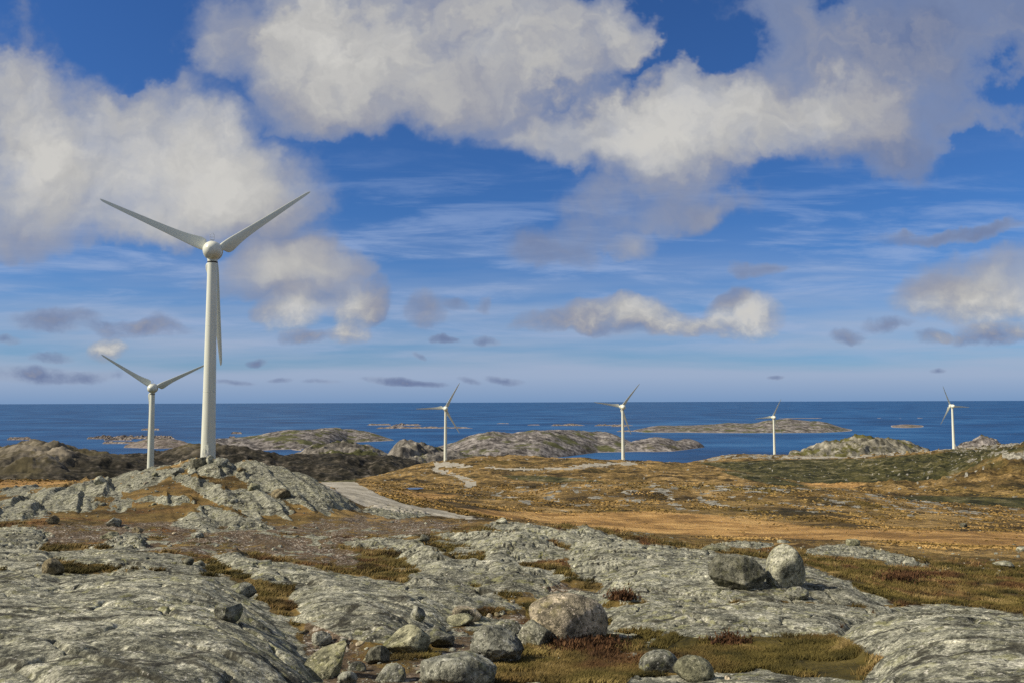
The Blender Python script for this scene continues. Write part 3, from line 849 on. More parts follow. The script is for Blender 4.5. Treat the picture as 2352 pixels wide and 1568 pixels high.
darkm = np.maximum(darkm, hillr * (.55 + .5 * fbm(fx * .03, fy * .03, 4, 187)))
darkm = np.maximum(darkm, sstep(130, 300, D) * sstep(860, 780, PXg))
rock = np.maximum(rock, hillr * .8 * sstep(.06, .22, fbm(fx * .045, fy * .03, 6, 188, .6)))
rock = rock * (1 - .92 * darkm * (1 - .6 * hillr) * sstep(.45, .1, nz1)) * (1 - orange * .85)
A1 = np.stack([rock, grav, orange, darkm], -1)
A2 = np.stack([oliv, far, sstep(60, 130, D).astype(np.float32), np.ones_like(far)], -1)
rf = road[:-1, :-1] & road[1:, 1:] & road[:-1, 1:] & road[1:, :-1]
ground_o = grid_mesh('ground', Xg, Yg, Z, mat_ground, {'mask': A1, 'mask2': A2}, ~rf)
tag(ground_o, kind='structure')
road_o = grid_mesh('road', Xg, Yg, Z, mat_road, None, rf)
tag(road_o, kind='structure')


def hit(px, py):
    """first ground point met on the view ray through a frame position"""
    c = int(np.argmin(np.abs(colpx - px)))
    ok = np.nonzero(PYg[:, c] <= py)[0]
    ok = ok[dep[ok] > 3.5]
    r = int(ok[0]) if len(ok) else NR - 1
    return Xg[r, c], Yg[r, c], Z[r, c], r, c


# a small dark tarn in the bog beside the track
mat_pond, t, p = new_mat("tarn water")
t.l.new(t.ramp(t.noise(t.pos(), .8, 3, .5), [(.3, (.006, .014, .03)), (.7, (.012, .024, .05))]), p.inputs['Base Color'])
p.inputs['Roughness'].default_value = .12
X_, Y_, Z_, r_, c_ = hit(953, 1124.5)
pw = 19 * Y_ / F
pv = [(X_ + pw * cos(a) * (1 + .2 * sin(3 * a)), Y_ + pw * 1.2 * sin(a) * (1 + .15 * cos(2 * a)), Z_ + .25) for a in np.linspace(0, 2 * pi, 28, endpoint=False)]
tag(mesh_obj('water', pv, [tuple(range(28))], mat_pond, None, False), kind='structure')

# ------------------------------------------------------------------ sea
R_ = 260000.0
me = bpy.data.meshes.new('sea')
vs = [(-R_, 1200, SEA), (R_, 1200, SEA), (R_, R_, SEA), (-R_, R_, SEA)]
sea = mesh_obj('sea', vs, [(0, 1, 2, 3)], mat_sea, smooth=False)
tag(sea, kind='structure')


# ------------------------------------------------------------------ islands and far hills
def massif(name, crest, d0, d1, dc, mat, zb=SEA - 6, seed=0, amp=.18, freq=1.0, step=1.6, shore=None, nrow=150, p=.75, rag=0.0, taper=True):
    cp = np.array(crest, float)
    px0, px1 = cp[0, 0], cp[-1, 0]
    cols = np.arange(px0, px1 + step, step)
    crest_py = pchip(cp[:, 0], cp[:, 1], cols)
    if shore is not None:
        sp = np.array(shore, float)
        dn = (EYE - SEA) * F / (np.interp(cols, sp[:, 0], sp[:, 1]) - HOR)
    else:
        dn = np.full(len(cols), float(d0))
    u = np.linspace(0, 1, nrow)[:, None]
    tip = np.clip(np.minimum(cols - px0, px1 - cols) / (.22 * (px1 - px0)), .03, 1) ** .8 if taper else np.ones(len(cols))
    dcl = dn + (dc - d0) * tip
    half = .62
    Dm = np.where(u < half, dn + (dcl - dn) * (u / half), dcl + (d1 - dc) * tip * ((u - half) / (1 - half)))
    dirs = fw[None] + rt[None] * ((cols - CX) / F)[:, None] + up[None] * ((CY - crest_py) / F)[:, None]
    zcr = dirs[:, 2] / dirs[:, 1] * dcl + EYE
    prof = np.where(u < half, np.sin(np.clip(u / half, 0, 1) * pi / 2) ** p, np.cos(np.clip((u - half) / (1 - half), 0, 1) * pi / 2))
    Xm = Dm * ((cols - CX) / F)[None] / cos(PITCH)
    L = (px1 - px0) / F * dc
    f = freq * 2.6 / max(L, 1)
    rdg = ridged(Xm * f + .25 * fbm(Xm * f, Dm * f, 3, seed), Dm * f * .8, 4, seed + 5, .48)
    fb_ = fbm(Xm * f * 2.3, Dm * f * 2.3, 4, seed + 9, .5)
    ends = sstep(0, .03 if taper else .10, (cols - px0) / (px1 - px0)) * sstep(0, .03 if taper else .10, (px1 - cols) / (px1 - px0))
    hgt = np.maximum(zcr - zb, .5)[None]
    Zm = zb + hgt * (prof * (1 + amp * .9 * (rdg - .62) + amp * .7 * fb_)) * ends[None] - rag * hgt * (.25 + 1.2 * fbm(Xm * f * 1.6, Dm * f * .8, 3, seed + 3))
    o = grid_mesh(name, Xm, Dm, Zm, mat, None)
    tag(o, kind='structure')
    return o


def massif_hill(*a, **k):
    return massif(*a, taper=False, **k)


# left dark hills
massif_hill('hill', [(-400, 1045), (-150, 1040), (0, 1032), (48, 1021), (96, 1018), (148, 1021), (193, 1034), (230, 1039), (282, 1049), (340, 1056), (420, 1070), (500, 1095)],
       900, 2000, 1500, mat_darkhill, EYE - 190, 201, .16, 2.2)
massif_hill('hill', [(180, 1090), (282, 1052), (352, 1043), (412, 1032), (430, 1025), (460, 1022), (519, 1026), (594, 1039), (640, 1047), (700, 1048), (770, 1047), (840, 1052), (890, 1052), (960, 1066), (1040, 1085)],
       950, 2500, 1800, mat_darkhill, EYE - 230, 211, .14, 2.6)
massif_hill('hill', [(640, 1052), (690, 1041), (715, 1026), (738, 1019), (764, 1015), (808, 1015), (857, 1024), (894, 1041), (930, 1054)],
       2250, 3000, 2700, mat_midhill, SEA - 6, 221, .16, 1.5)
massif_hill('hill', [(830, 1062), (880, 1052), (894, 1041), (912, 1022), (927, 1015), (953, 1017), (990, 1026), (1023, 1036), (1098, 1045), (1180, 1052)],
       1900, 2700, 2300, mat_midhill, SEA - 6, 231, .16, 1.6)
massif_hill('hill', [(590, 1052), (620, 1046), (660, 1047), (720, 1052), (800, 1052), (860, 1058)], 2300, 2800, 2550, mat_isle, SEA - 6, 236, .2, 1.5)
# right humps behind the turbine ridge
massif_hill('hill', [(1770, 1062), (1801, 1043), (1850, 1030), (1900, 1014), (1935, 1006), (1968, 1002), (2010, 1004), (2072, 1015), (2106, 1027), (2160, 1040)],
       1700, 2500, 2150, mat_hump, SEA - 6, 241, .14, 1.8)
massif_hill('hill', [(2170, 1032), (2195, 1022), (2221, 1013), (2247, 1004), (2266, 1007), (2296, 1022), (2330, 1032)], 2300, 3000, 2700, mat_isle, SEA - 6, 251, .14, 1.6)
massif_hill('hill', [(2300, 1030), (2330, 1018), (2352, 1014), (2400, 1010), (2500, 1020)], 2000, 2600, 2300, mat_midhill, SEA - 6, 255, .14, 1.6)

# islands
massif('island', [(900, 1052), (960, 1040), (1032, 1020), (1060, 1010), (1090, 998), (1120, 993), (1160, 996), (1200, 990), (1250, 987), (1300, 988), (1340, 990), (1394, 994), (1424, 1005), (1448, 1014), (1480, 1021), (1510, 1030)],
       4000, 5300, 4700, mat_isle_g, SEA - 4, 261, .20, 1.8, 1.2, [(900, 1052), (1150, 1058), (1240, 1054), (1310, 1046), (1370, 1038), (1510, 1036)], 130)
massif('island', [(1425, 1026), (1440, 1017), (1475, 1008), (1500, 1004), (1530, 1007), (1552, 1012), (1572, 1008), (1595, 1012), (1616, 1026)],
       4150, 4900, 4550, mat_isle, SEA - 4, 271, .2, 1.3, 1.0, [(1425, 1036), (1500, 1037), (1545, 1036), (1616, 1027)], 110)
massif('island', [(480, 1030), (500, 1012), (540, 1006), (585, 1002), (620, 995), (660, 988), (720, 987), (760, 983), (800, 985), (840, 990), (870, 998), (895, 1006), (912, 1009)],
       4600, 6100, 5300, mat_isle_g, SEA - 4, 281, .18, 1.8, 1.2, [(480, 1029), (600, 1030), (700, 1028), (760, 1022), (800, 1014), (912, 1009.5)], 120)
massif('island', [(480, 1020), (505, 1006), (560, 1008), (600, 1016), (650, 1026), (700, 1030)], 3900, 4700, 4300, mat_isle, SEA - 4, 286, .16, 1.6, 1.0,
       [(480, 1030), (700, 1032)])
massif('island', [(1440, 990.5), (1465, 985), (1490, 980), (1520, 977), (1560, 980), (1620, 976), (1680, 972), (1720, 973), (1760, 965), (1800, 963), (1840, 966), (1890, 970), (1915, 978), (1940, 985), (1975, 991)],
       6500, 8600, 7500, mat_isle_g, SEA - 3, 291, .2, 2.2, 1.2, [(1440, 990), (1480, 993), (1700, 995), (1880, 995), (1975, 991)], 110)
massif('island', [(2008, 983), (2040, 978), (2075, 974), (2100, 976), (2135, 983)], 7600, 8400, 8000, mat_isle_p, SEA - 2, 301, .2, 1.2, 1.0, [(2008, 983), (2075, 984.5), (2135, 983)], 50)
massif('island', [(290, 1023), (320, 1014), (350, 1008), (385, 1006), (420, 1011), (450, 1022)], 4600, 5300, 4950, mat_isle_p, SEA - 3, 305, .2, 1.4, 1.0, [(290, 1023.5), (370, 1026), (450, 1023)], 70)
# low skerries: (left, right, crest row, shore row)
SK = [(206, 335, 999.5, 1003.5), (245, 310, 1003, 1007), (318, 408, 999.5, 1003.5), (25, 80, 1002, 1005), (242, 330, 1012, 1014.5),
      (845, 900, 972, 974.5), (903, 970, 972, 975.5), (865, 1090, 977, 982), (1210, 1240, 974, 975.5), (1262, 1345, 973, 977), (1360, 1462, 973, 977.5), (1400, 1440, 976, 979.5),
      (1412, 1462, 987, 991), (1760, 2000, 959.5, 962.5), (1990, 2130, 959.3, 962.8), (2150, 2352, 959.0, 962.8), (2340, 2500, 959.4, 962.8), (1935, 1966, 976, 978.5),
      (330, 372, 983, 984), (535, 560, 991, 993), (530, 545, 1001, 1003), (700, 760, 1018, 1022), (1960, 1990, 983, 985), (1140, 1170, 971, 972)]
rng = random.Random(4)
for i, (a, b, c_, s_) in enumerate(SK):
    n = 6
    cr = [(a, s_ + .4)] + [(a + (b - a) * k / n, c_ + rng.uniform(-.1, .55) * (s_ - c_)) for k in range(1, n)] + [(b, s_ + .4)]
    d0 = 250 * F / (s_ - HOR)
    massif('island', cr, d0, d0 * 1.035, d0 * 1.016, mat_isle if s_ - c_ > 10 else mat_isle_p, SEA - 1.5, 310 + i, .5, 2.5, .7, [(a, s_), (b, s_)], 44, rag=.75 if s_ - c_ > 3.3 else .3)


# ------------------------------------------------------------------ wind turbines
def lathe(profile, n=32, axis='z'):
    vs, fs = [], []
    for (r, z) in profile:
        for k in range(n):
            a = 2 * pi * k / n
            vs.append((r * cos(a), r * sin(a), z))
    for i in range(len(profile) - 1):
        for k in range(n):
            k2 = (k + 1) % n
            fs.append((i * n + k, i * n + k2, (i + 1) * n + k2, (i + 1) * n + k))
    fs.append(tuple(range(n - 1, -1, -1))); fs.append(tuple((len(profile) - 1) * n + k for k in range(n)))
    if axis == 'y':
        vs = [(x_, z_, y_) for (x_, y_, z_) in vs]
    return vs, fs


def tube(pts, r, n=8):
    vs, fs = [], []
    pts = [Vector(q) for q in pts]
    for i, q in enumerate(pts):
        d = (pts[min(i + 1, len(pts) - 1)] - pts[max(i - 1, 0)]).normalized()
        a = d.cross(Vector((0, 0, 1)))
        if a.length < .1: a = d.cross(Vector((1, 0, 0)))
        a.normalize(); b = d.cross(a)
        for k in range(n):
            t_ = 2 * pi * k / n
            vs.append(q + a * r * cos(t_) + b * r * sin(t_))
    for i in range(len(pts) - 1):
        for k in range(n):
            fs.append((i * n + k, i * n + (k + 1) % n, (i + 1) * n + (k + 1) % n, (i + 1) * n + k))
    fs.append(tuple(range(n))); fs.append(tuple((len(pts) - 1) * n + k for k in range(n)))
    return vs, fs


def join(parts):
    V_, F_ = [], []
    for (v, f) in parts:
        b = len(V_); V_ += list(v); F_ += [tuple(i + b for i in q) for q in f]
    return V_, F_


def box(x0, x1, y0, y1, z0, z1):
    v = [(x0, y0, z0), (x1, y0, z0), (x1, y1, z0), (x0, y1, z0), (x0, y0, z1), (x1, y0, z1), (x1, y1, z1), (x0, y1, z1)]
    return v, [(0, 3, 2, 1), (4, 5, 6, 7), (0, 1, 5, 4), (1, 2, 6, 5), (2, 3, 7, 6), (3, 0, 4, 7)]


HUB = 64.0
# blade: span along +Z, leading edge towards +X (seen from behind, blade pointing right -> leading edge up)
BL = [  # span, chord, leading edge offset, thickness ratio, twist deg
 (1.6, 1.7, .85, .98, 10), (2.4, 1.8, .90, .95, 12), (2.9, 2.5, .98, .66, 13), (3.3, 3.3, 1.05, .48, 14), (3.9, 3.85, 1.10, .40, 14), (5.0, 4.0, 1.15, .34, 13),
 (6.5, 3.7, 1.15, .30, 11), (8.5, 3.2, 1.08, .27, 9), (11., 2.75, .98, .25, 7.5), (14., 2.4, .88, .23, 6), (18., 2.05, .76, .21, 4.5), (22., 1.75, .64, .20, 3),
 (26., 1.45, .52, .19, 2), (30., 1.15, .40, .18, 1), (33., .90, .28, .18, .5), (34.6, .68, .16, .18, 0), (35.3, .40, -.02, .2, 0), (35.6, .12, -.22, .3, 0)]


def blade_mesh():
    n = 28
    vs, fs = [], []
    sp = np.array(BL)
    S_ = np.unique(np.concatenate([np.linspace(1.6, 6, 16), np.linspace(6, 34, 26), sp[-4:, 0]]))
    ch = pchip(sp[:, 0], sp[:, 1], S_); le = pchip(sp[:, 0], sp[:, 2], S_); tr = pchip(sp[:, 0], sp[:, 3], S_); tw = pchip(sp[:, 0], sp[:, 4], S_)
    for i, s in enumerate(S_):
        for k in range(n):
            a = 2 * pi * k / n
            xx = .5 + .5 * cos(a)                      # 1 = trailing edge
            circ = .5 * sin(a)
            th = 2.6 * (.2969 * math.sqrt(max(xx, 0)) - .126 * xx - .3516 * xx ** 2 + .2843 * xx ** 3 - .1015 * xx ** 4) * 1.92
            foil = th * (1 if sin(a) >= 0 else -1) * .5 if abs(sin(a)) > 1e-6 else 0
            b = min(1, max(0, (tr[i] - .34) / .5))
            yy = (circ * b + foil * (1 - b)) * tr[i] * ch[i]
            X_ = le[i] - xx * ch[i]
            t_ = radians(tw[i])
            Xr = X_ * cos(t_) - yy * sin(t_); Yr = X_ * sin(t_) + yy * cos(t_)
            vs.append((Xr, Yr + .0009 * s * s, s))
    for i in range(len(S_) - 1):
        for k in range(n):
            fs.append((i * n + k, i * n + (k + 1) % n, (i + 1) * n + (k + 1) % n, (i + 1) * n + k))
    fs.append(tuple(range(n))); fs.append(tuple((len(S_) - 1) * n + k for k in range(n)))
    return vs, fs


AX_AZ = radians(-15)                                    # all rotors face the sea wind


def make_turbine(label):
    root = bpy.data.objects.new('wind_turbine', None); C.objects.link(root)
    prof = [(2.35, -3), (2.2, 0.0), (2.17, 1.0)] + [(2.2 - .78 * (z / 61.0) ** .82, z) for z in np.linspace(2, 60.2, 26)]
    tw = mesh_obj('tower', *lathe(prof, 48), mat_paint, root)
    tw['label'] = 'tapering pale tower'
    # flange seams
    for z in (20.5, 40.5):
        r = 2.2 - .78 * (z / 61.0) ** .82
        mesh_obj('flange', *lathe([(r + .02, z), (r + .035, z + .05), (r + .02, z + .1)], 48), mat_paint, tw)
    yc = mesh_obj('yaw_collar', *lathe([(1.46, 60.15), (1.50, 60.25), (1.50, 60.55), (1.42, 60.6)], 48), mat_gap, root)
    # entrance with its steps and rail, on the side that faces the track
    ex = .35
    dr = mesh_obj('door', *box(ex - .5, ex + .5, -2.25, -2.02, 2.3, 4.5), mat_paint, tw)
    rails = []
    for sx in (ex - .75, ex + .75):
        rails.append(tube([(sx, -4.6, .2), (sx, -2.9, 2.2), (sx, -2.2, 2.3)], .06))
        rails.append(tube([(sx, -4.6, .2), (sx, -4.6, 1.3), (sx, -2.9, 3.4), (sx, -2.3, 3.6)], .045))
        rails.append(tube([(sx, -3.3, 1.8), (sx, -3.3, 3.0)], .04))
        rails.append(tube([(sx, -2.4, -.5), (sx, -2.4, 3.5)], .05))
    for k in range(8):
        f_ = k / 7
        rails.append(box(ex - .75, ex + .75, -4.6 + 1.75 * f_ - .12, -4.6 + 1.75 * f_ + .12, .2 + 2 * f_, .25 + 2 * f_))
    mesh_obj('staircase', *join(rails), mat_steel, tw)
    lamp = join([box(ex - .12, ex + .12, -2.32, -2.0, 5.6, 5.7), box(ex - .06, ex + .06, -2.3, -2.2, 5.3, 5.6)])
    mesh_obj('lamp', *lamp, mat_steel, tw)
    # head
    ax = Vector((sin(AX_AZ), cos(AX_AZ), tan(radians(4)))).normalized()
    q = ax.to_track_quat('Y', 'Z')
    hub_p = Vector((0, 0, HUB)) + ax * 3.6
    egg = [(.02, -5.9), (.7, -5.92), (1.4, -5.6), (2.0, -5.05), (2.5, -4.3), (2.82, -3.4), (2.98, -2.4), (3.02, -1.4), (3.0, -.7), (2.92, -.35)]
    nac = mesh_obj('nacelle', *lathe([(r * .94, y_ + .6) for r, y_ in egg], 48, 'y'), mat_paint, root)
    nac.location = Vector((0, 0, HUB)) ; nac.rotation_mode = 'QUATERNION'; nac.rotation_quaternion = q
    neck = mesh_obj('neck', *lathe([(1.5, 60.6), (1.46, 61.0), (1.62, 61.6), (2.0, 62.4)], 40), mat_paint, root)
    mast = join([tube([(-.6, -2.4, 2.95), (-.6, -2.4, 4.6), (-.45, -2.4, 4.85), (-.2, -2.4, 4.9)], .05), tube([(.6, -2.4, 2.95), (.6, -2.4, 4.6), (.45, -2.4, 4.85), (.2, -2.4, 4.9)], .05),
                 tube([(-.6, -2.4, 3.9), (.6, -2.4, 3.9)], .04), box(-.5, .5, -2.7, -2.1, 2.9, 3.08), tube([(.2, -2.4, 4.85), (.2, -2.4, 5.3)], .04)])
    wm = mesh_obj('weather_mast', *mast, mat_steel, nac)
    ring = mesh_obj('rotor_gap', *lathe([(2.78, .2), (2.78, .62)], 48, 'y'), mat_gap, nac)
    hubp = [(2.92, -2.9), (3.0, -2.6), (2.95, -1.6), (2.75, -.4), (2.45, .6), (2.0, 1.6), (1.4, 2.4), (.7, 2.9), (.02, 3.05)]
    hb_ = mesh_obj('hub', *lathe(hubp, 48, 'y'), mat_paint, root)
    hb_.location = hub_p; hb_.rotation_mode = 'QUATERNION'; hb_.rotation_quaternion = q
    bv, bf = blade_mesh()
    for k in range(3):
        b = mesh_obj('blade', bv, bf, mat_paint, hb_)
        b.rotation_mode = 'XYZ'
        cuff = mesh_obj('blade_collar', *lathe([(1.02, 2.35), (1.06, 2.5), (1.06, 2.75), (1.02, 2.9)], 32), mat_paint, b)
    return root


def set_phase(root, deg):
    hb_ = [c for c in root.children if c.name.startswith('hub')][0]
    k = 0
    for b in hb_.children:
        if b.name.startswith('blade'):
            # angle counted anticlockwise from the right as seen from behind the rotor; blade +Z, leading edge +X
            a = radians(deg[k] if hasattr(deg, '__len__') else deg + 120 * k)
            zc_ = Vector((cos(a), 0, sin(a)))                  # span
            xc_ = Vector((-sin(a), 0, cos(a)))                 # leading edge: the way it turns
            yc_ = zc_.cross(xc_)
            b.rotation_euler = Matrix((xc_, yc_, zc_)).transposed().to_euler()
            k += 1


def copy_tree(o, parent=None):
    c = o.copy(); C.objects.link(c)
    if parent: c.parent = parent
    for ch in list(o.children): copy_tree(ch, c)
    return c


TURB = [  # hub column, hub row, forward distance, phase, label
 (488.5, 576, 254, (35.5, 156.5, 274.8), 'tallest pale wind turbine, rising right behind the rocky knoll'),
 (350.5, 891, 506, 26, 'grey-green wind turbine half hidden by the tallest turbine, foot behind the knoll'),
 (1023.5, 937.5, 1010, 61, 'white wind turbine above the bend of the gravel track, one blade level to the left'),
 (1430, 934, 985, 51, 'white wind turbine at the end of the gravel track, before the green notch between islands'),
 (1777, 958, 1440, 64, 'small white wind turbine in front of the long far island, beside the grey hump'),
 (2187, 932, 1320, -3, 'white wind turbine at the upper end of the pale ridge road, far right'),
]
proto = make_turbine('')
for i, (px, py, d, ph, lab) in enumerate(TURB):
    o = proto if i == 0 else copy_tree(proto)
    q = unproj(px, py, d)
    o.location = (q[0], q[1], q[2] - HUB)
    set_phase(o, ph)
    tag(o, lab, 'wind turbine', 'wind turbines of the coastal wind farm')

# ------------------------------------------------------------------ boulders
_ico = {}


def ico(level):
    if level not in _ico:
        bm = bmesh.new(); bmesh.ops.create_icosphere(bm, subdivisions=level, radius=1)
        v = np.array([q.co[:] for q in bm.verts]); f = [[q.index for q in fc.verts] for fc in bm.faces]
        bm.free(); _ico[level] = (v, f)
    return _ico[level]


def rock_shape(level, seed, sharp, nplanes, rough, planes=()):
    v, f = ico(level)
    rg = np.random.default_rng(seed)
    n = rg.normal(size=(nplanes, 3)); n /= np.linalg.norm(n, axis=1)[:, None]
    d = rg.uniform(.54, .90, nplanes)
    if len(planes):
        pl = np.array(planes, float); pn = pl[:, :3] / np.linalg.norm(pl[:, :3], axis=1)[:, None]
        n = np.concatenate([n, pn]); d = np.concatenate([d, pl[:, 3]])
    s = np.maximum(v @ n.T, 0) / d
    r = (np.sum(s ** sharp, 1) + 1.0) ** (-1.0 / sharp)
    r = r * (1 + rough * fbm3(v * 1.7 + seed, 3, seed) + rough * .75 * fbm3(v * 6.5 + seed, 5, seed + 3, .68))
    return v * r[:, None], f


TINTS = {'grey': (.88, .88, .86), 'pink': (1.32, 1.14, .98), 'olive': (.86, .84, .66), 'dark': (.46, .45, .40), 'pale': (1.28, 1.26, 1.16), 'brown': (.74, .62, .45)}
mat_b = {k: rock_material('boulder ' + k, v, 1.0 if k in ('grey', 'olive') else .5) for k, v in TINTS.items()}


def ground_z(X_, Y_):
    c = int(np.argmin(np.abs(colpx - (CX + X_ / Y_ * F * cos(PITCH)))))
    r = min(int(np.searchsorted(dep, Y_)), NR - 1)
    return Z[r, c]


def boulder(x0, x1, y0, y1, seed, sharp, npl, tint, label, rough=.10, planes=(), deepf=.85, sink=.10, level=5, rotz=None, tilt=0, name='boulder', lean=None):
    cx = (x0 + x1) / 2
    X_, Y_, Z_, r, c = hit(cx, y1)
    Y2 = Y_ * (1 + .42 * deepf * (x1 - x0) / F)
    wdt = (x1 - x0) * Y2 / F; hgt = (y1 - y0) * Y2 / F
    X_ = X_ * Y2 / Y_
    rnd = sharp < 8
    sharp = sharp * (1.25 if rnd else 4.5); npl = npl if rnd else npl + 3; sink = sink + .16
    v, f = rock_shape(level, seed, sharp, npl, rough, planes)
    if tilt:
        a = radians(tilt); R2 = np.array([[cos(a), 0, sin(a)], [0, 1, 0], [-sin(a), 0, cos(a)]])
        v = v @ R2.T
    mn, mx = v.min(0), v.max(0)
    v = (v - (mn + mx) / 2) / (mx - mn)
    dp = wdt * deepf
    v = v * np.array([wdt, dp, hgt * (1 + sink)])
    v[:, 2] -= v[:, 2].min()
    v[:, 2] -= hgt * sink
    o = mesh_obj(name, v, f, mat_b[tint])
    o.location = (X_, Y2, min(Z_, ground_z(X_, Y2)))
    tag(o, label, 'boulder' if name == 'boulder' else 'rock')
    return o


def hull_boulder(x0, x1, y0, y1, pts, seed, tint, label, deepf=.8, sink=.06, rough=.035):
    cx = (x0 + x1) / 2
    X_, Y_, Z_, r, c = hit(cx, y1)
    Y2 = Y_ * (1 + .42 * deepf * (x1 - x0) / F)
    wdt = (x1 - x0) * Y2 / F; hgt = (y1 - y0) * Y2 / F
    X_ = X_ * Y2 / Y_
    bm = bmesh.new()
    for q in pts: bm.verts.new(q)
    rr = bmesh.ops.convex_hull(bm, input=bm.verts)
    bmesh.ops.delete(bm, geom=[g for g in rr['geom_interior'] if isinstance(g, bmesh.types.BMVert)], context='VERTS')
    bmesh.ops.triangulate(bm, faces=bm.faces)
    for k in range(4):
        bmesh.ops.subdivide_edges(bm, edges=bm.edges, cuts=1, use_grid_fill=True)
    bm.verts.ensure_lookup_table()
    v = np.array([q.co[:] for q in bm.verts]); f = [[q.index for q in fc.verts] for fc in bm.faces]
    nrm = np.array([q.normal[:] for q in bm.verts])
    bm.free()
    d = rough * (fbm3(v * 4 + seed, 5, seed, .62) * 1.6 - .8 * np.abs(fbm3(v * 2.2 + seed, 3, seed + 5)))
    v = v + nrm * d[:, None]
    mn, mx = v.min(0), v.max(0)
    v = (v - np.array([(mn[0] + mx[0]) / 2, (mn[1] + mx[1]) / 2, mn[2]])) / (mx - mn)
    v = v * np.array([wdt, wdt * deepf, hgt * (1 + sink)])
    v[:, 2] -= hgt * sink
    o = mesh_obj('boulder', v, f, mat_b[tint])
    o.location = (X_, Y2, min(Z_, ground_z(X_, Y2)))
    tag(o, label, 'boulder')
    return o


B = boulder
B(1211, 1390, 1377, 1482, 3, 5, 6, 'pink', 'largest rounded pinkish boulder at the edge of the olive turf', .06, [(.7, -.72, -.25, .62), (0, 0, -1, .55)], .8)
hull_boulder(1078, 1202, 1447, 1532, [(-.42, -.40, 0), (.05, -.25, 0), (.42, -.05, 0), (.4, .4, 0), (-.3, .4, 0), (-.48, -.42, .28), (-.12, -.58, .52), (.34, -.52, .46), (.52, -.1, .38),
             (-.40, -.1, .75), (-.17, -.2, 1.0), (.06, -.05, .96), (.36, .0, .72), (.0, .4, .8)], 11, 'grey', 'jagged grey boulder with a black undercut front, before the largest boulder', .8, .08, .05)
B(1188, 1272, 1429, 1485, 17, 9, 7, 'pale', 'pale speckled boulder leaning against the largest pinkish boulder', .10, [(.75, -.6, -.3, .6)])
B(1130, 1194, 1429, 1458, 19, 8, 7, 'pale', 'low whitish rock behind the jagged grey boulder', .10)
B(884, 992, 1443, 1508, 23, 10, 6, 'olive', 'broad olive-grey boulder sloping down beside the rubble hollow', .07, [(-.5, -.3, .8, .55)])
B(974, 1046, 1451, 1489, 29, 10, 7, 'grey', 'flat grey rock tucked behind the broad olive-grey boulder', .10)
B(968, 1140, 1513, 1590, 31, 9, 7, 'grey', 'wide layered grey boulder cut by the bottom edge of the view', .10, [(-.2, .1, 1, .55)])
hull_boulder(706, 802, 1492, 1560, [(-.5, -.3, .16), (-.1, -.5, .05), (.15, -.45, 0), (.34, -.12, .08), (.5, .08, .95), (.42, .3, 1.0), (-.15, .3, .78), (-.46, .1, .45), (.3, .3, 0), (-.3, .3, 0), (.45, -.08, .66)],
             37, 'olive', 'angular tilted block with a dark right face, lowest in the rubble hollow', .8, .06, .03)
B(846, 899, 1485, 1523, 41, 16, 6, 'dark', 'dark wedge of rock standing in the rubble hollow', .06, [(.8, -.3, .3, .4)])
B(868, 938, 1530, 1565, 43, 10, 7, 'grey', 'flat lichen-spotted rock below the dark wedge', .10)
B(946, 981, 1397, 1426, 47, 14, 6, 'grey', 'small pyramid-shaped stone resting on the middle slab', .06, [(.6, -.2, .7, .45), (-.6, -.2, .7, .5)])
B(1040, 1106, 1401, 1430, 53, 12, 6, 'pink', 'long pinkish slab of stone lying slanted on another flat stone', .06, [(-.1, 0, 1, .5)], .6, .1, 5, None, 14)
B(1026, 1088, 1410, 1438, 59, 12, 6, 'olive', 'flat olive stone underneath the long pinkish slab', .07)
B(995, 1018, 1434, 1454, 61, 6, 6, 'grey', 'small round stone below the pyramid-shaped stone', .08, (), .9, .1, 4)
B(726, 769, 1453, 1484, 67, 10, 6, 'grey', 'blocky stone at the left rim of the rubble hollow', .08)
B(786, 828, 1541, 1572, 71, 6, 6, 'grey', 'rounded stone right of the angular tilted block at the bottom', .09)
B(806, 848, 1518, 1540, 73, 10, 6, 'grey', 'grey stone right above the rounded stone in the hollow', .09)
B(1182, 1200, 1460, 1474, 79, 10, 6, 'pale', 'tiny white stone at the foot of the pale speckled boulder', .06, (), .9, .1, 4)
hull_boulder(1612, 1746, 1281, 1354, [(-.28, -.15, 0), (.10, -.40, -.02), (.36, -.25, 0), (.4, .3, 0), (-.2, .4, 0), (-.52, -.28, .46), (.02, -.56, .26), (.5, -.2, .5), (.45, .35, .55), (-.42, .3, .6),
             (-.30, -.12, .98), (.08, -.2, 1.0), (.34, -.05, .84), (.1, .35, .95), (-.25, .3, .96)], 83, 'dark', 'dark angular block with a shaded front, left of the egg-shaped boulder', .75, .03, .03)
B(1744, 1838, 1261, 1351, 89, 7, 6, 'pale', 'egg-shaped pale boulder standing upright on the slab', .06, [(.75, 0, .5, .75), (-.75, 0, .45, .72), (.7, -.6, -.3, .75)], .85)
B(1788, 1838, 1354, 1383, 97, 9, 7, 'grey', 'low dark grey stone in front of the egg-shaped boulder', .10)
B(1602, 1668, 1248, 1266, 101, 20, 5, 'olive', 'squat block peeping over the slab behind the dark angular block', .06, [(1, 0, .1, .75), (0, 0, 1, .6)], .7)
B(1929, 1958, 1235, 1254, 103, 30, 3, 'olive', 'square block standing alone on the low rock ledge at the bog edge', .03, [(1, .1, 0, .7), (-1, .1, 0, .7), (0, -1, .1, .7), (0, 0, 1, .68)], .9)
B(1456, 1548, 1497, 1546, 107, 6, 6, 'grey', 'flat rounded grey boulder at the lower left end of the olive turf', .07)
B(1532, 1626, 1515, 1566, 109, 7, 7, 'olive', 'lichen-yellowed boulder at the bottom edge below the olive turf', .08)
B(116, 165, 1283, 1320, 113, 14, 6, 'brown', 'brown pointed stone standing on the big left slab', .07, [(.7, -.4, .2, .6), (.6, 0, .75, .55)], .8)
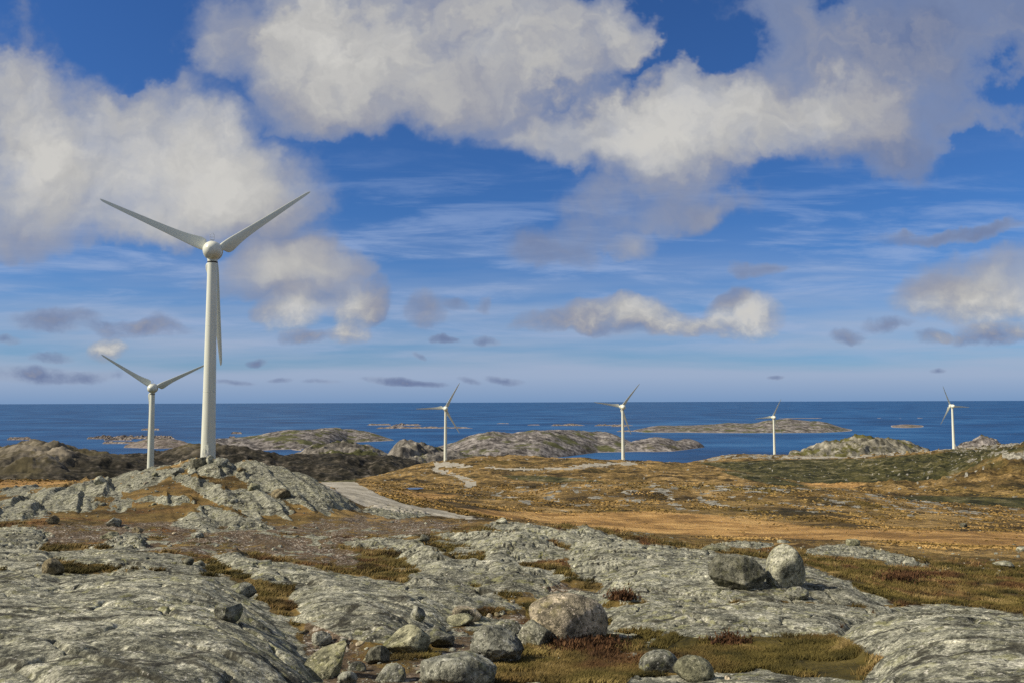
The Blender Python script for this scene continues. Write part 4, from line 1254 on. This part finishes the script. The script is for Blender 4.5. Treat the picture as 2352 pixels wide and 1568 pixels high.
B(629, 673, 1126, 1148, 127, 6, 6, 'brown', 'rounded olive-brown boulder on the right flank of the knoll', .07)
B(452, 481, 1278, 1297, 131, 9, 6, 'pale', 'pale stone beside a dark flake at the head of the slab crack', .07, (), .9, .1, 4)
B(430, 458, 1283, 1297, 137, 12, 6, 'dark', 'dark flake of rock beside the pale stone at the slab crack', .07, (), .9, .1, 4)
B(505, 565, 1393, 1428, 139, 14, 6, 'grey', 'loose slab of rock with a black shaded end on the big left slab', .07, [(.9, -.4, -.1, .5), (0, 0, 1, .5)])
B(528, 598, 1328, 1363, 149, 7, 6, 'grey', 'rounded grey rock in the mossy gap between the two front slabs', .08)
B(119, 149, 1185, 1204, 151, 14, 5, 'brown', 'small brown block at the left end of the gravel flat', .06, (), .9, .1, 4)
B(256, 288, 1190, 1209, 157, 12, 6, 'grey', 'tent-shaped grey stone on the gravel flat below the knoll', .07, [(.6, -.2, .7, .5), (-.6, -.2, .7, .5)], .9, .1, 4)
B(316, 340, 1208, 1221, 163, 7, 6, 'brown', 'tan stone on the gravel flat right of the tent-shaped stone', .07, (), .9, .1, 4)
B(246, 288, 1220, 1234, 167, 9, 6, 'olive', 'long low stone lying on the gravel flat in front of the tent-shaped stone', .07, (), .8, .1, 4)
B(448, 478, 1225, 1236, 173, 9, 6, 'grey', 'flat grey stone in the middle of the gravel flat', .07, (), .8, .1, 4)
B(1138, 1165, 1186, 1201, 179, 10, 6, 'pale', 'white stone perched on the far tip of the slabs beside the track', .07, (), .9, .1, 4)
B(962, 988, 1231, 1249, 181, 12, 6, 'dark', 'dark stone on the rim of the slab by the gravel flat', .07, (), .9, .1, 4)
B(2188, 2203, 1201, 1211, 191, 8, 6, 'dark', 'lone dark stone out on the ochre moor at the right', .07, (), .9, .1, 4)
B(2312, 2336, 1255, 1267, 193, 9, 6, 'pale', 'pale pointed stone on the moor near the right edge', .07, (), .9, .1, 4)
B(1772, 1802, 1235, 1246, 197, 7, 6, 'grey', 'low grey stone at the bog edge straight behind the egg-shaped boulder', .07, (), .9, .1, 4)
B(2057, 2089, 1279, 1291, 199, 10, 6, 'pale', 'flat pale stone in the heath in front of the low rock ledge', .07, (), .9, .1, 4)
B(2257, 2301, 1288, 1302, 211, 8, 6, 'pale', 'broad pale stone sunk in the heath at the right edge', .07, (), .9, .1, 4)
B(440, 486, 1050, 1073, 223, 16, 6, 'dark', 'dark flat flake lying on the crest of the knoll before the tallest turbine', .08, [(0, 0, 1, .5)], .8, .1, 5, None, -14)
B(480, 497, 1047, 1066, 227, 12, 6, 'pale', 'upright pale stone on the crest of the knoll at the foot of the tallest turbine', .08, (), .8, .1, 4)
B(497, 532, 1052, 1074, 229, 9, 7, 'grey', 'grey rock on the crest of the knoll right of the upright pale stone', .10)
B(228, 258, 1092, 1111, 233, 8, 6, 'pale', 'pale rounded rock at the left shoulder of the knoll', .08, (), .9, .1, 4)
B(575, 602, 1109, 1126, 239, 9, 6, 'olive', 'tan block in the heath at the middle of the knoll', .07, (), .9, .1, 4)
B(400, 430, 1075, 1090, 241, 10, 6, 'grey', 'grey rock on the left of the knoll crest', .09, (), .9, .1, 4)

# small stones, each one an object
stone_meshes = []
for k in range(10):
    v, f = rock_shape(3, 500 + k, 30 + (k % 3) * 14, 7, .10)
    v = v * np.array([1, .8, .55])
    o_ = None
    me = bpy.data.meshes.new('stone'); me.from_pydata([tuple(q) for q in v], [], f); me.update()
    me.polygons.foreach_set('use_smooth', np.full(len(me.polygons), True))
    me.materials.append(mat_b[['grey', 'pale', 'grey', 'olive', 'dark', 'grey', 'pale', 'pink', 'grey', 'brown'][k]])
    stone_meshes.append(me)
rng = random.Random(12)


def in_poly(px, py, poly):
    ins = False
    for i in range(len(poly)):
        a, b = poly[i], poly[(i + 1) % len(poly)]
        if (a[1] > py) != (b[1] > py) and px < (b[0] - a[0]) * (py - a[1]) / (b[1] - a[1]) + a[0]: ins = not ins
    return ins


def strew(poly, n, smin, smax, label, group):
    xs_ = [q[0] for q in poly]; ys2 = [q[1] for q in poly]
    k = 0; tries = 0
    while k < n and tries < n * 40:
        tries += 1
        px, py = rng.uniform(min(xs_), max(xs_)), rng.uniform(min(ys2), max(ys2))
        if not in_poly(px, py, poly): continue
        X_, Y_, Z_, r, c = hit(px, py)
        s = (smin + (smax - smin) * rng.random() ** 2.6) * Y_ / F / 2
        o = bpy.data.objects.new('stone', rng.choice(stone_meshes)); C.objects.link(o)
        o.location = (X_, Y_, Z_ + s * .12)
        o.rotation_euler = (rng.uniform(-.3, .3), rng.uniform(-.3, .3), rng.uniform(0, 6.3))
        o.scale = (s, s, s)
        tag(o, label, 'stone', group)
        k += 1


strew([(690, 1440), (900, 1490), (1090, 1420), (1200, 1400), (1200, 1470), (1080, 1500), (980, 1568), (760, 1568)], 88, 7, 26,
      'small loose stone in the rubble hollow between the front slabs', 'small stones in the rubble hollow')
strew([(60, 1215), (420, 1195), (640, 1200), (1000, 1195), (940, 1235), (800, 1250), (820, 1300), (600, 1270), (420, 1270), (120, 1250)], 66, 5, 15,
      'small pale stone strewn on the brown gravel flat below the knoll', 'small stones on the gravel flat')
strew([(280, 1120), (440, 1065), (540, 1070), (700, 1100), (780, 1160), (600, 1180), (300, 1180), (120, 1190)], 40, 6, 26,
      'loose stone among the tilted ledges of the knoll', 'loose stones on the knoll')
strew([(1190, 1340), (1300, 1330), (1390, 1380), (1280, 1395), (1100, 1410)], 20, 5, 15,
      'small stone in the heathy hollow behind the largest boulder', 'small stones behind the largest boulder')
strew([(1640, 1255), (1900, 1245), (2330, 1250), (2350, 1330), (2050, 1310), (1850, 1290)], 34, 5, 16,
      'small pale stone in the rusty heath right of the egg-shaped boulder', 'small stones in the right heath')
strew([(1250, 1480), (1500, 1545), (1900, 1560), (1500, 1575), (1120, 1560)], 24, 6, 20,
      'small stone in the turf along the bottom edge of the view', 'small stones in the bottom turf')

# finer rubble between the stones: one object
rv, rf_ = ico(1)
rgn = np.random.default_rng(77)
RUB = [([(690, 1440), (900, 1490), (1090, 1420), (1200, 1400), (1200, 1470), (1080, 1530), (980, 1568), (700, 1568)], 900, 2.5, 9),
       ([(40, 1215), (420, 1192), (640, 1198), (860, 1180), (1090, 1195), (960, 1235), (800, 1250), (820, 1305), (600, 1270), (420, 1275), (120, 1250)], 1500, 1.6, 6),
       ([(120, 1190), (280, 1120), (440, 1065), (540, 1070), (700, 1100), (800, 1170), (600, 1190), (300, 1190)], 500, 2, 8),
       ([(1190, 1340), (1300, 1330), (1390, 1380), (1280, 1395), (1100, 1410)], 250, 2, 7),
       ([(1500, 1255), (1900, 1243), (2350, 1250), (2350, 1400), (2050, 1330), (1850, 1290)], 500, 1.6, 6),
       ([(1050, 1134), (1300, 1112), (1543, 1111), (1886, 1120), (2087, 1146), (2400, 1172), (2400, 1182), (2087, 1166), (1886, 1140), (1543, 1126), (1300, 1130), (1060, 1142)], 1300, 1.6, 5),
       ([(900, 1130), (1500, 1085), (2100, 1120), (2400, 1180), (2400, 1260), (1800, 1240), (1300, 1200)], 500, 1.4, 4),
       ([(740, 1104), (1120, 1190), (1118, 1200), (1000, 1190), (830, 1170), (760, 1135)], 300, 1.2, 4),
       ([(1180, 1500), (1500, 1530), (1990, 1566), (1500, 1590), (1100, 1570)], 250, 2, 8)]
VV, FF = [], []
nb = 0
for (poly, n, s0_, s1_) in RUB:
    k = 0
    xs_ = [q[0] for q in poly]; ys2 = [q[1] for q in poly]
    while k < n:
        px, py = rng.uniform(min(xs_), max(xs_)), rng.uniform(min(ys2), max(ys2))
        k += 1
        if not in_poly(px, py, poly): continue
        X_, Y_, Z_, r, c = hit(px, py)
        s = (s0_ + (s1_ - s0_) * rng.random() ** 2.2) * Y_ / F / 2
        a = rgn.uniform(0, 6.28)
        q = rv * rgn.uniform(.65, 1.2, (len(rv), 1)) * np.array([1, .8, .55]) * s
        q = np.stack([q[:, 0] * cos(a) - q[:, 1] * sin(a), q[:, 0] * sin(a) + q[:, 1] * cos(a), q[:, 2]], 1)
        VV.append(q + np.array([X_, Y_, Z_ + s * .1])); FF.append(np.array(rf_) + nb); nb += len(rv)
rub = mesh_obj('rubble', np.concatenate(VV), np.concatenate(FF), mat_b['grey'], None, False)
tag(rub, 'fine angular rubble between the stones on the gravel and in the hollows', 'rubble', None, 'stuff')

# ------------------------------------------------------------------ grass and heather (uncountable)
mat_grass, t, p = new_mat("grass blades")
P = t.pos()
gn = t.noise(P, 1.1, 6, .65)
gcol = t.ramp(gn, [(.38, (.040, .031, .010)), (.47, (.088, .064, .018)), (.55, (.14, .098, .030)), (.64, (.28, .205, .085))])
gru = t.ramp(gn, [(.38, (.034, .018, .008)), (.48, (.085, .044, .017)), (.56, (.135, .075, .028)), (.65, (.25, .16, .068))])
gol = t.ramp(gn, [(.38, (.024, .022, .006)), (.48, (.062, .050, .012)), (.58, (.11, .085, .022)), (.66, (.24, .18, .06))])
gp = t.noise(P, 0.42, 5, .62)
gcol = t.mix(t.mapr(gp, .53, .60), t.mix(t.mapr(gp, .51, .45), gcol, gol), gru)
t.l.new(gcol, p.inputs['Base Color'])
p.inputs['Roughness'].default_value = .8; p.inputs['Specular IOR Level'].default_value = .15
mat_heather, t, p = new_mat("heather")
t.l.new(t.ramp(t.noise(t.pos(), 9, 4, .6), [(.38, (.020, .011, .006)), (.5, (.058, .028, .013)), (.62, (.12, .065, .03))]), p.inputs['Base Color'])
p.inputs['Roughness'].default_value = .85; p.inputs['Specular IOR Level'].default_value = .1


def blades(name, pos, hgt, wid, lean, mat, seed):
    rg = np.random.default_rng(seed)
    n = len(pos)
    a = rg.uniform(0, 2 * pi, n)
    hh = hgt * rg.uniform(.5, 1.3, n); ww = wid * rg.uniform(.7, 1.3, n)
    la = rg.normal(.9, .9, n); ll = hh * lean * rg.uniform(.3, 1.2, n)
    bx = np.stack([np.cos(a) * ww / 2, np.sin(a) * ww / 2, np.zeros(n)], 1)
    tip = np.stack([np.cos(la) * ll, np.sin(la) * ll, hh], 1)
    mid_ = tip * np.array([.35, .35, .6])
    v = np.stack([pos - bx, pos + bx, pos + mid_ + bx * .7, pos + mid_ - bx * .7, pos + tip], 1).reshape(-1, 3)
    i = np.arange(n)[:, None] * 5
    lo = np.concatenate([i + 0, i + 1, i + 2, i + 3, i + 3, i + 2, i + 4], 1).ravel()
    ls = (np.arange(n)[:, None] * 7 + np.array([0, 4])).ravel()
    me = bpy.data.meshes.new(name)
    me.vertices.add(len(v)); me.vertices.foreach_set('co', v.astype(np.float32).ravel())
    me.loops.add(len(lo)); me.loops.foreach_set('vertex_index', lo.astype(np.int32))
    me.polygons.add(len(ls)); me.polygons.foreach_set('loop_start', ls.astype(np.int32))
    me.update(calc_edges=True)
    me.materials.append(mat)
    o = bpy.data.objects.new(name, me); C.objects.link(o)
    tag(o, kind='stuff')
    return o


rg = np.random.default_rng(8)
softm = (1 - rock) * (1 - np.clip(grav * 1.2, 0, .93))
okv = (softm > .55) & (D > 4.0) & (D < 34) & (PXg > -60) & (PXg < 2420) & (PYg < 1600) & VIS
clump = (.42 + 2.4 * fbm(Xg[NS] * 1.3, Yg[NS] * 1.3, 4, 301)) * sstep(40, 10, D[NS])
wgt = np.zeros((NR, NC)); wgt[NS] = np.clip(clump, 0, 1)
wgt *= okv
pr = (wgt / wgt.sum()).ravel()
pick = rg.choice(NR * NC, 150000, p=pr)
pos = np.stack([Xg.ravel()[pick], Yg.ravel()[pick], Z.ravel()[pick] - .004], 1)
dd = pos[:, 1]
jit = rg.normal(size=(len(pos), 2)) * (dd * .0012)[:, None]
pos[:, :2] += jit
gr_o = blades('grass', pos, .016 + .0026 * dd, .003 + .0007 * dd, 1.3, mat_grass, 9)
tag(gr_o, 'short tawny grass and moss between the rock slabs', 'grass')
# low tussocks of the moor beyond the slabs
mat_tuss, t, p = new_mat("moor tussocks")
P = t.pos()
tn = t.noise(P, 0.11, 9, .68)
tcol = t.ramp(tn, [(.40, (.07, .048, .016)), (.47, (.16, .105, .033)), (.53, (.25, .160, .052)), (.61, (.38, .25, .095))])
tcol2 = t.ramp(tn, [(.40, (.05, .044, .014)), (.5, (.14, .108, .03)), (.60, (.25, .185, .058))])
tcol = t.mix(t.mapr(t.noise(t.vmath('ADD', P, (50, 20, 0)), 0.012, 8, .6), .50, .66), tcol, tcol2)
t.l.new(tcol, p.inputs['Base Color']); p.inputs['Roughness'].default_value = .9; p.inputs['Specular IOR Level'].default_value = .1
okm = (rock < .4) & (darkm < .4) & (D > 62) & (D < 420) & (PXg > -40) & (PXg < 2400) & VIS & ~road
okm &= ~((PXg < 820) & (D < 70))
wm_ = okm * np.clip(.3 + 3.0 * fbm(Xg * .10, Yg * .06, 4, 311), 0, 1.2) * (1 - .97 * orange)
pk = rg.choice(NR * NC, 15000, p=(wm_ / wm_.sum()).ravel())
ps = np.stack([Xg.ravel()[pk], Yg.ravel()[pk], Z.ravel()[pk] - .01], 1)
dt = ps[:, 1]
ps[:, 0] += rg.normal(size=len(ps)) * dt * .001; ps[:, 1] += rg.normal(size=len(ps)) * dt * .004
tu_o = blades('heath', ps, .04 + .0008 * dt, .06 + .0030 * dt, .8, mat_tuss, 12)
tag(tu_o, 'tussocks of ochre and brown heath on the moor', 'heath')
hp = []
for (px, py, rx, ry, n) in [(1340, 1488, 70, 12, 4200), (1420, 1376, 30, 6, 900), (1660, 1482, 40, 6, 900), (2060, 1332, 60, 8, 900)]:
    for k in range(n):
        u_, v_ = rg.normal(size=2)
        X_, Y_, Z_, r, c = hit(px + u_ * rx * .5, py + v_ * ry * .5)
        hp.append((X_ + rg.normal() * .012, Y_ + rg.normal() * .03, Z_ + abs(rg.normal()) * .03 * Y_ / 8))
hp = np.array(hp)
he_o = blades('heather', hp, 0.006 + .003 * hp[:, 1], .004 + .0012 * hp[:, 1], .9, mat_heather, 10)
tag(he_o, 'low dark red heather sprays at the boulders', 'heather')
print('verts', NR * NC)
